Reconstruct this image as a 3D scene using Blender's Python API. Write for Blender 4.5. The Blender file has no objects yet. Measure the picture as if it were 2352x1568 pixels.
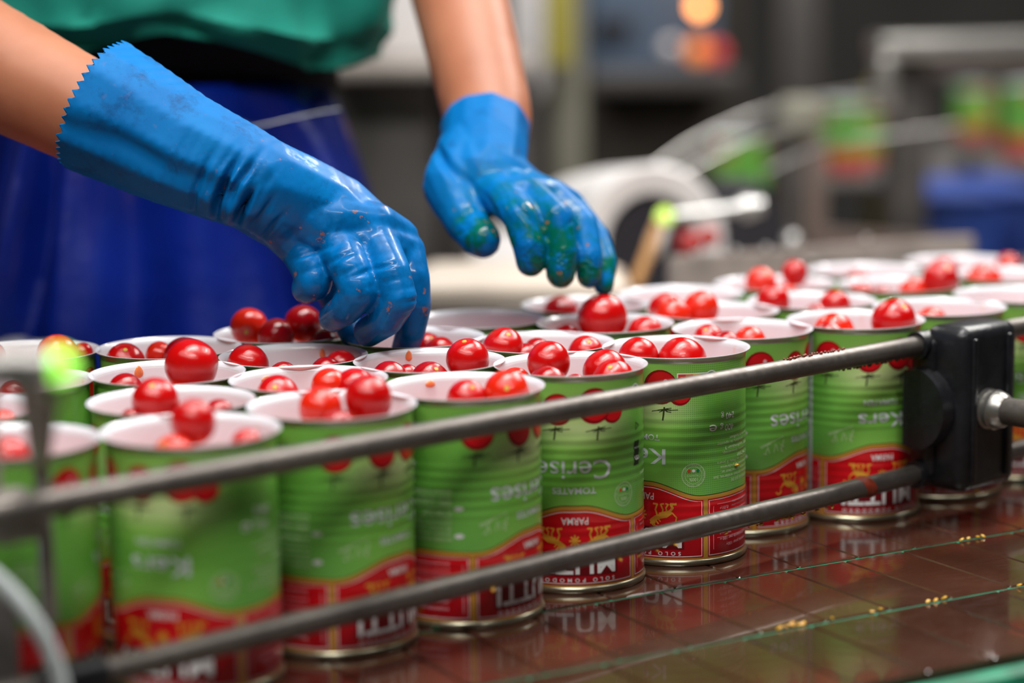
import bpy, bmesh, math, random
from mathutils import Vector, Matrix, noise
import mathutils.geometry as mg
random.seed(7)
S = bpy.context.scene
PI = math.pi
R = math.radians

# ------------------------------------------------------------------ camera, world, lights, exposure
FPX, PIT, ROL, CH = 5006.0, 0.15401, -0.01398, 0.29025     # focal length in pixels of the 2352 px frame, pitch, roll, height
cd = bpy.data.cameras.new('camera'); cam = bpy.data.objects.new('camera', cd); S.collection.objects.link(cam)
cd.sensor_width = 36; cd.lens = 36*FPX/2352; cd.clip_start = .05; cd.clip_end = 60
EX = Vector((1, 0, 0)); UP = Vector((0, math.sin(PIT), math.cos(PIT))); FW = Vector((0, math.cos(PIT), -math.sin(PIT)))
cr, sr = math.cos(ROL), math.sin(ROL)
cx_, cy_ = EX*cr+UP*sr, UP*cr-EX*sr
cam.matrix_world = Matrix(((cx_.x, cy_.x, -FW.x, 0), (cx_.y, cy_.y, -FW.y, 0), (cx_.z, cy_.z, -FW.z, CH), (0, 0, 0, 1)))
cd.dof.use_dof = True; cd.dof.focus_distance = 1.125; cd.dof.aperture_fstop = 2.8
S.camera = cam
w = bpy.data.worlds.new('world'); S.world = w; w.use_nodes = True
w.node_tree.nodes['Background'].inputs[0].default_value = (.80, .88, 1, 1); w.node_tree.nodes['Background'].inputs[1].default_value = .18
def area(name, loc, target, sx, sy, power, col=(1, .97, .93)):
    l = bpy.data.lights.new(name, 'AREA'); l.shape = 'RECTANGLE'; l.size = sx; l.size_y = sy; l.energy = power; l.color = col
    o = bpy.data.objects.new(name, l); S.collection.objects.link(o); o.location = loc
    o.rotation_euler = (Vector(target)-Vector(loc)).to_track_quat('-Z', 'Y').to_euler(); return o
area('tube_light_near', (.15, -.25, 1.75), (0, 1.15, .1), 1.15, .10, 21)
area('tube_light_near', (-.75, .30, 1.55), (0, 1.15, .1), .9, .10, 8)
area('tube_light_over_belt', (.05, 1.15, 1.65), (.0, 1.2, .1), 1.3, .16, 29)
area('far_area_light', (1.6, 3.2, 2.2), (1.2, 3.0, 0), 2.2, .25, 85)
area('far_area_light', (.9, 1.0, 2.3), (.6, 2.6, .1), 1.6, .2, 12)  # extra lamp added to brighten the far plate and cans
area('far_area_light', (-1.2, 3.6, 2.2), (-.8, 3.4, 0), 2.0, .25, 35)
S.view_settings.view_transform = 'Standard'; S.view_settings.look = 'None'
S.view_settings.gamma = 1; S.view_settings.use_curve_mapping = False; S.view_settings.exposure = 0.10

def at(u, v, Y):
    a = (u-1176)/FPX; b = (v-784)/FPX
    x = a*cr+b*sr; y = -a*sr+b*cr
    d = Vector((x, math.cos(PIT)-y*math.sin(PIT), -math.sin(PIT)-y*math.cos(PIT)))
    return Vector((0, 0, CH))+d*(Y/d.y)
def on_z(u, v, z):
    p = at(u, v, 1.0)-Vector((0, 0, CH)); return Vector((0, 0, CH))+p*((z-CH)/p.z)
def depth(p): return (Vector(p)-Vector((0, 0, CH))).dot(FW)
def mpx(p): return depth(p)/FPX          # metres per pixel at p

# ------------------------------------------------------------------ materials
def srgb(r, g, b):
    f = lambda c: (c/255/12.92) if c/255 <= .04045 else ((c/255+.055)/1.055)**2.4
    return (f(r), f(g), f(b), 1)
MATS = {}
class NT:
    def __init__(s, name):
        m = bpy.data.materials.new(name); m.use_nodes = True; s.m = m; s.t = m.node_tree; s.b = s.t.nodes['Principled BSDF']; MATS[name] = m
    def n(s, ty, **kw):
        q = s.t.nodes.new(ty)
        for k, v in kw.items():
            if isinstance(v, (int, float, tuple)) and k in q.inputs: q.inputs[k].default_value = v
            else: setattr(q, k, v)
        return q
    def l(s, a, b): s.t.links.new(a, b)
    def noise(s, scale, detail=4, coord='Object', rough=.5, stretch=None):
        tc = s.n('ShaderNodeTexCoord'); mp = s.n('ShaderNodeMapping')
        if stretch: mp.inputs['Scale'].default_value = stretch
        s.l(tc.outputs[coord], mp.inputs[0])
        q = s.n('ShaderNodeTexNoise'); q.inputs['Scale'].default_value = scale; q.inputs['Detail'].default_value = detail; q.inputs['Roughness'].default_value = rough
        s.l(mp.outputs[0], q.inputs['Vector']); return q.outputs[0]
    def ramp(s, src, stops):
        q = s.n('ShaderNodeValToRGB'); e = q.color_ramp.elements
        while len(e) < len(stops): e.new(.5)
        for i, (p, c) in enumerate(stops): e[i].position = p; e[i].color = c if len(c) == 4 else (*c, 1)
        s.l(src, q.inputs[0]); return q.outputs[0]
    def mix(s, f, a, b, mode='MIX'):
        q = s.n('ShaderNodeMix'); q.data_type = 'RGBA'; q.blend_type = mode
        for i, v in ((0, f), (6, a), (7, b)):
            if isinstance(v, (int, float)): q.inputs[i].default_value = v
            elif isinstance(v, tuple): q.inputs[i].default_value = v
            else: s.l(v, q.inputs[i])
        return q.outputs[2]
    def math(s, op, a, b=0.0, c=0.0):
        q = s.n('ShaderNodeMath'); q.operation = op
        for i, v in enumerate((a, b, c)):
            if isinstance(v, (int, float)): q.inputs[i].default_value = v
            else: s.l(v, q.inputs[i])
        return q.outputs[0]
    def bump(s, h, strength=.3, dist=.001):
        q = s.n('ShaderNodeBump'); q.inputs['Strength'].default_value = strength; q.inputs['Distance'].default_value = dist
        s.l(h, q.inputs['Height']); s.l(q.outputs[0], s.b.inputs['Normal'])
    def set(s, **kw):
        for k, v in kw.items():
            k = k.replace('_', ' ')
            if isinstance(v, (int, float, tuple)): s.b.inputs[k].default_value = v
            else: s.l(v, s.b.inputs[k])
        return s.m
B0, W1 = (0, 0, 0, 1), (1, 1, 1, 1)
def plain(name, col, rough=.5, metal=0, nscale=60, var=.12, coat=0, bump=0):
    t = NT(name); nz = t.noise(nscale, 5)
    d = tuple(c*(1-var) for c in col[:3])+(1,); e = tuple(min(1, c*(1+var)) for c in col[:3])+(1,)
    t.set(Base_Color=t.ramp(nz, [(.3, d), (.7, e)]), Roughness=rough, Metallic=metal)
    if coat: t.set(Coat_Weight=coat, Coat_Roughness=.08)
    if bump: t.bump(nz, bump, .0006)
    return t.m
# lacquered inside of the cans, with a few dried juice smears
t = NT('white_lacquer'); nz = t.noise(38, 5, rough=.65, stretch=(1, 1, .35)); m1 = t.ramp(nz, [(.66, B0), (.78, W1)])
nz2 = t.noise(300, 3)
t.set(Base_Color=t.mix(m1, srgb(228, 230, 237), t.mix(nz2, srgb(232, 205, 195), srgb(233, 172, 128))), Roughness=.28, Coat_Weight=.3, Subsurface_Weight=.05)
plain('can_steel', srgb(176, 172, 150), .28, .9, 90, .1)
plain('rim_steel', srgb(214, 214, 212), .3, .6, 90, .06)
# printed label stock: two greens over height, paler band under the printed fruit, halftone dots on the info side
t = NT('label_green'); uv = t.n('ShaderNodeUVMap', uv_map='UVMap'); sp = t.n('ShaderNodeSeparateXYZ'); t.l(uv.outputs[0], sp.inputs[0])
U, V = sp.outputs[0], sp.outputs[1]
base = t.ramp(V, [(0, srgb(122, 200, 84)), (.42, srgb(130, 206, 88)), (.56, srgb(98, 182, 66)), (.66, srgb(134, 200, 88)), (.76, srgb(212, 230, 168)), (.86, srgb(170, 214, 112)), (1, srgb(124, 200, 86))])
side = t.ramp(V, [(0, srgb(112, 204, 100)), (.5, srgb(108, 194, 80)), (.75, srgb(92, 178, 62)), (1, srgb(136, 208, 88))])
fold = t.math('PINGPONG', U, .25)                        # 0 at the two faces, .25 between them
sm = t.ramp(t.math('MULTIPLY', fold, 4), [(.22, B0), (.62, W1)])
g = t.mix(sm, base, side)
A = t.math('MULTIPLY', U, 2*PI*104); Bv = t.math('MULTIPLY', V, 2*PI*50)
dots = t.math('MULTIPLY', t.math('SINE', t.math('ADD', A, Bv)), t.math('SINE', t.math('SUBTRACT', A, Bv)))
dm = t.math('GREATER_THAN', dots, .36)
msk = t.math('MULTIPLY', dm, t.ramp(t.math('MULTIPLY', fold, 4), [(.18, B0), (.5, W1)]))
wv = t.noise(14, 3, stretch=(1, 1, 2.5)); g = t.mix(t.ramp(wv, [(.45, B0), (.65, W1)]), g, t.mix(.30, g, srgb(48, 130, 40)))
g = t.mix(t.math('MULTIPLY', msk, .75), g, srgb(34, 134, 74))
t.set(Base_Color=t.mix(.16, g, srgb(176, 196, 76)), Roughness=.34, Coat_Weight=.25, Coat_Roughness=.12)
t = NT('label_red'); uv = t.n('ShaderNodeUVMap', uv_map='UVMap'); sp = t.n('ShaderNodeSeparateXYZ'); t.l(uv.outputs[0], sp.inputs[0])
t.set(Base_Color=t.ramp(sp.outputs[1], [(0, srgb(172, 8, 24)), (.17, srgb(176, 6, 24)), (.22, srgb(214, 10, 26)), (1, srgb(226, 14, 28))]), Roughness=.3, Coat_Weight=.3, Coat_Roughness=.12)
for nm, c, r_, mt in (('label_gold', (212, 158, 62), .38, .15), ('label_lion_gold', (222, 160, 52), .38, .1), ('label_white', (238, 238, 238), .4, 0), ('label_silver', (222, 228, 232), .35, .1),
                   ('label_pale_green', (196, 224, 170), .4, 0), ('label_black', (24, 24, 30), .4, 0), ('label_dark_red', (110, 0, 14), .4, 0), ('label_tomato', (206, 12, 24), .35, 0),
                   ('label_tomato_dark', (138, 4, 16), .35, 0), ('label_calyx', (52, 62, 30), .4, 0), ('label_score_red', (226, 58, 40), .4, 0), ('label_score_orange', (236, 128, 42), .4, 0),
                   ('label_score_yellow', (246, 196, 40), .4, 0), ('label_score_green', (132, 190, 76), .4, 0), ('label_score_dark_green', (20, 132, 90), .4, 0), ('label_pink', (238, 170, 180), .4, 0)):
    plain(nm, srgb(*c), r_, mt, 90, .03)
def tomato_mat(name, c1, c2, c3):
    t = NT(name); oi = t.n('ShaderNodeObjectInfo'); nz = t.noise(45, 3); fine = t.noise(900, 2)
    c = t.ramp(nz, [(.35, c1), (.62, c2), (.85, c3)])
    c = t.mix(t.math('MULTIPLY', t.ramp(fine, [(.62, B0), (.75, W1)]), .25), c, srgb(235, 120, 60))
    t.set(Base_Color=c, Roughness=.16, Subsurface_Weight=.06, Coat_Weight=.3, Coat_Roughness=.03)
    t.b.inputs['Subsurface Radius'].default_value = (.006, .001, .0005)
    t.bump(t.noise(160, 3), .12, .0008); return t.m
tomato_mat('tomato_red', srgb(178, 4, 10), srgb(196, 8, 10), srgb(216, 36, 12))
tomato_mat('tomato_orange', srgb(208, 20, 12), srgb(224, 44, 14), srgb(238, 98, 22))
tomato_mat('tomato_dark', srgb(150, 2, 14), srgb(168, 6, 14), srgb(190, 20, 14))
tomato_mat('tomato_pulp', srgb(196, 24, 12), srgb(226, 70, 22), srgb(240, 130, 50))
plain('scar_yellow', srgb(196, 168, 66), .5, 0, 700, .2)
plain('juice_orange', srgb(236, 140, 84), .25, 0, 300, .1, coat=.5)
plain('pulp_brown', srgb(128, 46, 26), .45, 0, 300, .3)
plain('seed_yellow', srgb(226, 170, 46), .2, 0, 500, .2, coat=.8)
t = NT('rail_steel'); nz = t.noise(18, 6, rough=.7); n2 = t.noise(260, 4)
sp_ = t.ramp(t.noise(70, 4, rough=.7), [(.68, B0), (.74, W1)])
c = t.ramp(nz, [(.3, srgb(100, 94, 90)), (.6, srgb(128, 122, 117)), (.8, srgb(150, 142, 134))])
c = t.mix(t.math('MULTIPLY', sp_, .8), c, srgb(128, 62, 40))
t.set(Base_Color=c, Roughness=t.ramp(n2, [(.3, (.36,)*3), (.8, (.55,)*3)]), Metallic=.75); t.bump(n2, .25, .0004)
plain('steel', srgb(168, 166, 162), .35, .85, 40, .15)
plain('steel_matt', srgb(158, 150, 144), .5, .5, 25, .2)
plain('plate_grey', srgb(186, 174, 168), .5, .1, 14, .25)
plain('steel_dark', srgb(92, 88, 86), .5, .4, 25, .2)
t = NT('black_plastic'); nz = t.noise(30, 6, rough=.7); n2 = t.noise(400, 3)
c = t.ramp(nz, [(.35, srgb(14, 15, 18)), (.62, srgb(32, 33, 38)), (.78, srgb(70, 62, 58))])
t.set(Base_Color=c, Roughness=.33); t.bump(nz, .5, .002)
t = NT('belt_brown'); nz = t.noise(9, 5, rough=.6); n2 = t.noise(60, 4, stretch=(1, 4, 1)); n3 = t.noise(130, 3, stretch=(1, 5, 1))
oi = t.n('ShaderNodeObjectInfo')
c = t.ramp(nz, [(.3, srgb(46, 26, 19)), (.55, srgb(62, 37, 28)), (.75, srgb(80, 54, 43))])
c = t.mix(t.math('MULTIPLY', oi.outputs['Random'], .25), c, srgb(92, 50, 30))
t.set(Base_Color=c, Roughness=t.ramp(n2, [(.3, (.10,)*3), (.75, (.24,)*3)]), Coat_Weight=.6, Coat_Roughness=.04); t.bump(n3, .10, .0009)
plain('belt_edge', srgb(120, 100, 88), .4, 0, 200, .2)
plain('guide_green', srgb(0, 112, 80), .6, 0, 60, .45)
def glove(name, grime):
    t = NT(name); nz = t.noise(22, 5, rough=.6); n2 = t.noise(240, 4); n3 = t.noise(75, 5, rough=.7)
    c = t.ramp(nz, [(.3, srgb(0, 96, 164)), (.6, srgb(0, 110, 180)), (.8, srgb(0, 118, 186))])
    at_ = t.n('ShaderNodeAttribute'); at_.attribute_name = 'grime'
    hand = at_.outputs['Fac']
    stain = t.math('MULTIPLY', t.ramp(n3, [(.42, B0), (.62, W1)]), hand)
    c = t.mix(t.math('MULTIPLY', stain, .85), c, grime)
    spots = t.math('MULTIPLY', t.ramp(t.noise(150, 3, rough=.6), [(.66, B0), (.70, W1)]), t.math('ADD', t.math('MULTIPLY', hand, .8), .08))
    c = t.mix(spots, c, srgb(150, 96, 66))
    c = t.mix(t.math('MULTIPLY', t.ramp(t.noise(48, 6, rough=.75), [(.54, B0), (.70, W1)]), .6), c, srgb(0, 52, 100))
    hand = t.math('MINIMUM', hand, 1.0); rg = t.math('SUBTRACT', .56, t.math('MULTIPLY', hand, t.math('MULTIPLY', n3, .50)))
    t.set(Base_Color=c, Roughness=rg, Coat_Roughness=.1)
    t.l(t.math('MULTIPLY', hand, t.ramp(n3, [(.45, B0), (.7, (.5, .5, .5, 1))])), t.b.inputs['Coat Weight']); t.set(Specular_IOR_Level=.12)
    gp = t.n('ShaderNodeAttribute'); gp.attribute_name = 'grip'
    tc = t.n('ShaderNodeTexCoord'); vo = t.n('ShaderNodeTexVoronoi'); vo.inputs['Scale'].default_value = 520; t.l(tc.outputs['Object'], vo.inputs['Vector'])
    h = t.math('ADD', t.math('MULTIPLY', n2, .12), t.math('MULTIPLY', t.math('MULTIPLY', vo.outputs['Distance'], gp.outputs['Fac']), 1.4))
    t.bump(h, .6, .0010); return t.m
glove('glove_blue', srgb(6, 84, 140)); glove('glove_blue_stained', srgb(0, 92, 76))
t = NT('skin'); nz = t.noise(20, 4); n2 = t.noise(260, 3)
t.set(Base_Color=t.ramp(nz, [(.3, srgb(160, 98, 70)), (.7, srgb(178, 116, 86))]), Roughness=.5, Subsurface_Weight=.15); t.b.inputs['Subsurface Radius'].default_value = (.01, .004, .002)
t.bump(n2, .1, .0005)
t = NT('apron_blue'); nz = t.noise(6, 4); t.set(Base_Color=t.ramp(nz, [(.3, srgb(0, 14, 82)), (.7, srgb(4, 34, 136))]), Roughness=.30, Coat_Weight=.6, Coat_Roughness=.16); t.bump(t.noise(14, 4), .3, .01)
t = NT('shirt_teal'); nz = t.noise(9, 3); t.set(Base_Color=t.ramp(nz, [(.3, srgb(0, 118, 104)), (.7, srgb(4, 146, 128))]), Roughness=.85); t.bump(t.noise(12, 4), .4, .01)
plain('navy_cloth', srgb(6, 8, 26), .85, 0, 30, .2)
plain('white_plastic', srgb(236, 232, 232), .4, 0, 15, .06)
plain('cream_plastic', srgb(226, 212, 198), .45, 0, 15, .08)
plain('cable_white', srgb(196, 204, 206), .45, 0, 40, .06)
plain('hose_clear', srgb(190, 196, 200), .2, 0, 40, .06)
plain('wood_tan', srgb(190, 140, 84), .6, 0, 60, .15)
plain('post_brown', srgb(112, 98, 92), .55, .2, 8, .1)
plain('post_beige', srgb(132, 130, 116), .6, .1, 8, .1)
plain('yellow_plastic', srgb(168, 158, 60), .5, 0, 20, .1)
plain('dark_rubber', srgb(34, 32, 40), .6, 0, 20, .1)
plain('wall_grey', srgb(84, 82, 80), .85, 0, 3, .15)
plain('wall_dark', srgb(60, 54, 48), .85, 0, 3, .15)
plain('floor_grey', srgb(84, 78, 72), .4, 0, 5, .2)
plain('machine_blue', srgb(96, 116, 140), .5, .2, 6, .15)
plain('worker_blue', srgb(24, 60, 140), .7, 0, 10, .2)
def emis(name, col, st):
    t = NT(name); t.set(Base_Color=col, Emission_Color=col, Emission_Strength=st); return t.m
emis('lamp_amber', srgb(255, 158, 78), 8); emis('lamp_orange', srgb(220, 120, 20), .9); emis('lamp_red', srgb(190, 40, 50), .5)
emis('led_green', srgb(150, 235, 80), 1.5); emis('led_yellow_green', srgb(205, 240, 110), 1.0)

# ------------------------------------------------------------------ helpers
def tag(o, label=None, cat=None, group=None, kind=None):
    for k, v in (('label', label), ('category', cat), ('group', group), ('kind', kind)):
        if v: o[k] = v
    return o
def empty(name, loc=(0, 0, 0), rz=0):
    o = bpy.data.objects.new(name, None); S.collection.objects.link(o); o.location = loc; o.rotation_euler = (0, 0, rz); o.empty_display_size = .01; return o
def link(name, me, parent=None, mats=()):
    for m in mats: me.materials.append(MATS[m])
    o = bpy.data.objects.new(name, me); S.collection.objects.link(o)
    if parent: o.parent = parent
    return o
def mesh_of(name, bm, mats=(), smooth=True):
    me = bpy.data.meshes.new(name); bmesh.ops.recalc_face_normals(bm, faces=bm.faces); bm.to_mesh(me); bm.free()
    if smooth:
        for p in me.polygons: p.use_smooth = True
        me.set_sharp_from_angle(angle=R(38))
    for m in mats: me.materials.append(MATS[m])
    return me
def obj(name, bm, mat, parent=None, smooth=True): return link(name, mesh_of(name, bm, (mat,), smooth), parent)
def box(bm, c, s, rot=None, bev=0, seg=2):
    r = bmesh.ops.create_cube(bm, size=1); vs = r['verts']
    bmesh.ops.scale(bm, vec=s, verts=vs)
    if bev:
        es = list({e for v in vs for e in v.link_edges}); q = bmesh.ops.bevel(bm, geom=es, offset=bev, segments=seg, profile=.5, affect='EDGES'); vs = list({v for f in q['faces'] for v in f.verts} | {v for v in vs if v.is_valid})
    if rot is not None: bmesh.ops.transform(bm, matrix=rot.to_4x4(), verts=vs)
    bmesh.ops.translate(bm, vec=c, verts=vs); return vs
def frames(pts):
    out = []
    for i, p in enumerate(pts):
        t = (pts[min(i+1, len(pts)-1)]-pts[max(i-1, 0)]).normalized()
        if not out: a = t.orthogonal().normalized()
        else: a = (out[-1][1]-t*out[-1][1].dot(t)).normalized()
        out.append((t, a, t.cross(a)))
    return out
def tube(bm, pts, rad, seg=16, caps=True, round_end=False):
    pts = [Vector(p) for p in pts]; fr = frames(pts)
    rad = rad if isinstance(rad, (list, tuple)) else [rad]*len(pts); rings = []
    P = list(zip(pts, fr, rad))
    if round_end:
        (p0, f0, r0), (p1, f1, r1) = P[0], P[-1]
        e0 = [(p0-f0[0]*r0*.5*math.sin(a), f0, r0*math.cos(a)) for a in (1.25, .8, .4)]; e1 = [(p1+f1[0]*r1*.5*math.sin(a), f1, r1*math.cos(a)) for a in (.4, .8, 1.25)]
        P = e0+P+e1
    for p, (t, a, b), r_ in P: rings.append([bm.verts.new(p+(a*math.cos(q)+b*math.sin(q))*r_) for q in (2*PI*k/seg for k in range(seg))])
    for A_, B_ in zip(rings, rings[1:]):
        for k in range(seg): bm.faces.new((A_[k], A_[(k+1) % seg], B_[(k+1) % seg], B_[k]))
    if caps: bm.faces.new(rings[0][::-1]); bm.faces.new(rings[-1])
    return rings
def lathe(bm, prof, seg=48, mats=None, close=False):
    rings = []
    for r_, z in prof:
        rings.append([bm.verts.new((r_*math.cos(2*PI*k/seg), r_*math.sin(2*PI*k/seg), z)) for k in range(seg)] if r_ > 1e-6 else [bm.verts.new((0, 0, z))])
    for i, (A_, B_) in enumerate(zip(rings, rings[1:])):
        for k in range(seg):
            k2 = (k+1) % seg
            if len(A_) == 1: f = bm.faces.new((A_[0], B_[k2], B_[k]))
            elif len(B_) == 1: f = bm.faces.new((A_[k], A_[k2], B_[0]))
            else: f = bm.faces.new((A_[k], A_[k2], B_[k2], B_[k]))
            if mats: f.material_index = mats[i]
def catmull(pts, n=8):
    pts = [Vector(p) for p in pts]; out = []
    for i in range(len(pts)-1):
        p0, p1, p2, p3 = pts[max(i-1, 0)], pts[i], pts[i+1], pts[min(i+2, len(pts)-1)]
        for k in range(n):
            t = k/n; out.append(.5*((2*p1)+(p2-p0)*t+(2*p0-5*p1+4*p2-p3)*t*t+(3*p1-p0-3*p2+p3)*t**3))
    return out+[pts[-1]]
def rod(name, p, q, r_, mat, parent=None, seg=20, round_end=True):
    bm = bmesh.new(); tube(bm, [p, q], r_, seg, round_end=round_end); return obj(name, bm, mat, parent)
def boxobj(name, c, s, mat, parent=None, rot=None, bev=.002): 
    bm = bmesh.new(); box(bm, c, s, rot, bev); return obj(name, bm, mat, parent)

# ------------------------------------------------------------------ the room
def struct(name, c, s, mat, bev=0):
    bm = bmesh.new(); box(bm, c, s, None, bev); return tag(obj(name, bm, mat, None, False), kind='structure')
struct('floor', (0, 2.9, -.87), (9.2, 9.8, .04), 'floor_grey')
struct('ceiling', (0, 2.9, 2.72), (9.2, 9.8, .04), 'wall_grey')
struct('wall_back', (0, 7.84, .93), (9.2, .08, 3.6), 'wall_grey')
struct('wall_left', (-4.64, 2.9, .93), (.08, 9.8, 3.6), 'wall_grey')
struct('wall_right', (4.64, 2.9, .93), (.08, 9.8, 3.6), 'wall_grey')
struct('wall_front', (0, -2.04, .93), (9.2, .08, 3.6), 'wall_grey')

# ------------------------------------------------------------------ conveyor: lanes of brown plates, green wear strips, steel bed
TH = R(29.25); LD = Vector((math.cos(TH), math.sin(TH), 0)); LN = Vector((math.sin(TH), -math.cos(TH), 0))
PITCH, LANE = .0381, .0865
conv = empty('conveyor', (0, 0, 0)); tag(conv, 'flat conveyor of wet brown plates carrying the open cans', 'conveyor')
bm = bmesh.new(); box(bm, (0, 0, -.003), (PITCH-.0011, LANE-.0030, .006), None, .0007, 1)
for f in bm.faces: f.smooth = False
plate_me = mesh_of('belt_plate', bm, ('belt_brown',), False)
lanes = [-.7105-LANE/2-LANE*k for k in range(6)]
cnt = 0
rot = Matrix.Rotation(TH, 3, 'Z')
for li, off in enumerate(lanes):
    ln = empty('belt_lane', (0, 0, 0)); ln.parent = conv
    for k in range(-4, 33 if li < 2 else 30):
        s = -.02+.011*li+k*PITCH
        p = LN*off+LD*(s+.30)
        if p.x < -.50 or p.x > .62 or p.y > 1.78: continue
        o = bpy.data.objects.new('belt_plate', plate_me); S.collection.objects.link(o); o.parent = ln
        o.location = p; o.rotation_euler = (R(random.uniform(-.12, .12)), R(random.uniform(-.12, .12)), TH); cnt += 1
for off in [-.7105-LANE*k for k in range(1, 6)]:
    bm = bmesh.new(); box(bm, LN*off+LD*.62+Vector((0, 0, -.0035)), (1.5, .0050, .005), rot); obj('wear_strip', bm, 'guide_green' , conv)
bm = bmesh.new(); box(bm, LN*(-.7105-LANE*3)+LD*.62+Vector((0, 0, -.030)), (1.55, LANE*6, .045), rot); obj('bed', bm, 'steel_dark', conv)
bm = bmesh.new(); box(bm, LN*(-.7105+.0095)+LD*.62+Vector((0, 0, -.012)), (1.6, .016, .020), rot, .004); obj('side_guide', bm, 'guide_green', conv)
bm = bmesh.new(); box(bm, LN*(-.7105+.032)+LD*.62+Vector((0, 0, -.06)), (1.6, .024, .10), rot, .003); obj('side_frame', bm, 'steel', conv)
for s_ in (.15, 1.1):
    for o_ in (-.80, -1.15):
        q = LN*o_+LD*s_; bm = bmesh.new(); box(bm, (q.x, q.y, -.45), (.05, .05, .80), None, .004); obj('leg', bm, 'steel', conv)

# ------------------------------------------------------------------ can meshes
R0, NS, DZ = .0366, 96, 1.15
CIRC = 2*PI*R0*1000            # mm round the label
def rb(z):                     # body radius (mm) at height z (mm)
    r = 36.6
    if 50 < z < 81: r += .21*math.cos(2*PI*(z-50)/4.6)*min(1, (z-50)/6, (81-z)/3)
    elif 13 < z < 38: r += .15*math.cos(2*PI*(z-13)/4.6)*min(1, (z-13)/3, (38-z)/3)
    return r
def bend(s, z, e):
    a = s/36.6; r = (rb(z)+e)/1000; return (r*math.sin(a), -r*math.cos(a), z/1000)
def grid_cut(bm, fine=True):
    xs = [v.co.x for v in bm.verts]; zs = [v.co.y for v in bm.verts]; st = CIRC/NS
    for lo, hi, st_, no, ax in ((min(xs), max(xs), st, (1, 0, 0), 0), (min(zs), max(zs), DZ, (0, 1, 0), 1)):
        for k in range(math.floor(lo/st_)+1, math.ceil(hi/st_)):
            co = [0, 0, 0]; co[ax] = k*st_; c = k*st_
            fs = {f for f in bm.faces if min(v.co[ax] for v in f.verts) < c-1e-5 and max(v.co[ax] for v in f.verts) > c+1e-5} if not fine else bm.faces
            fs = list(fs); es = list({e for f in fs for e in f.edges}); vs = list({v for f in fs for v in f.verts})
            bmesh.ops.bisect_plane(bm, geom=vs+es+fs, plane_co=co, plane_no=no, dist=1e-6)
FONT_CACHE = {}
def glyphs(txt, spacing=1.0, bold=0.0):
    k = (txt, spacing, bold)
    if k not in FONT_CACHE:
        c = bpy.data.curves.new('t', 'FONT'); c.body = txt; c.align_x = 'CENTER'; c.size = 1; c.space_character = spacing; c.offset = bold; c.resolution_u = 3
        o = bpy.data.objects.new('t', c); S.collection.objects.link(o); bpy.context.view_layer.update()
        me = bpy.data.meshes.new_from_object(o.evaluated_get(bpy.context.evaluated_depsgraph_get()))
        V_ = [(v.co.x, v.co.y) for v in me.vertices]; F_ = [tuple(p.vertices) for p in me.polygons]
        bpy.data.objects.remove(o); bpy.data.curves.remove(c); bpy.data.meshes.remove(me)
        xs = [v[0] for v in V_] or [0]; ys = [v[1] for v in V_] or [0]
        FONT_CACHE[k] = (V_, F_, min(xs), max(xs), min(ys), max(ys))
    return FONT_CACHE[k]
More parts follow.
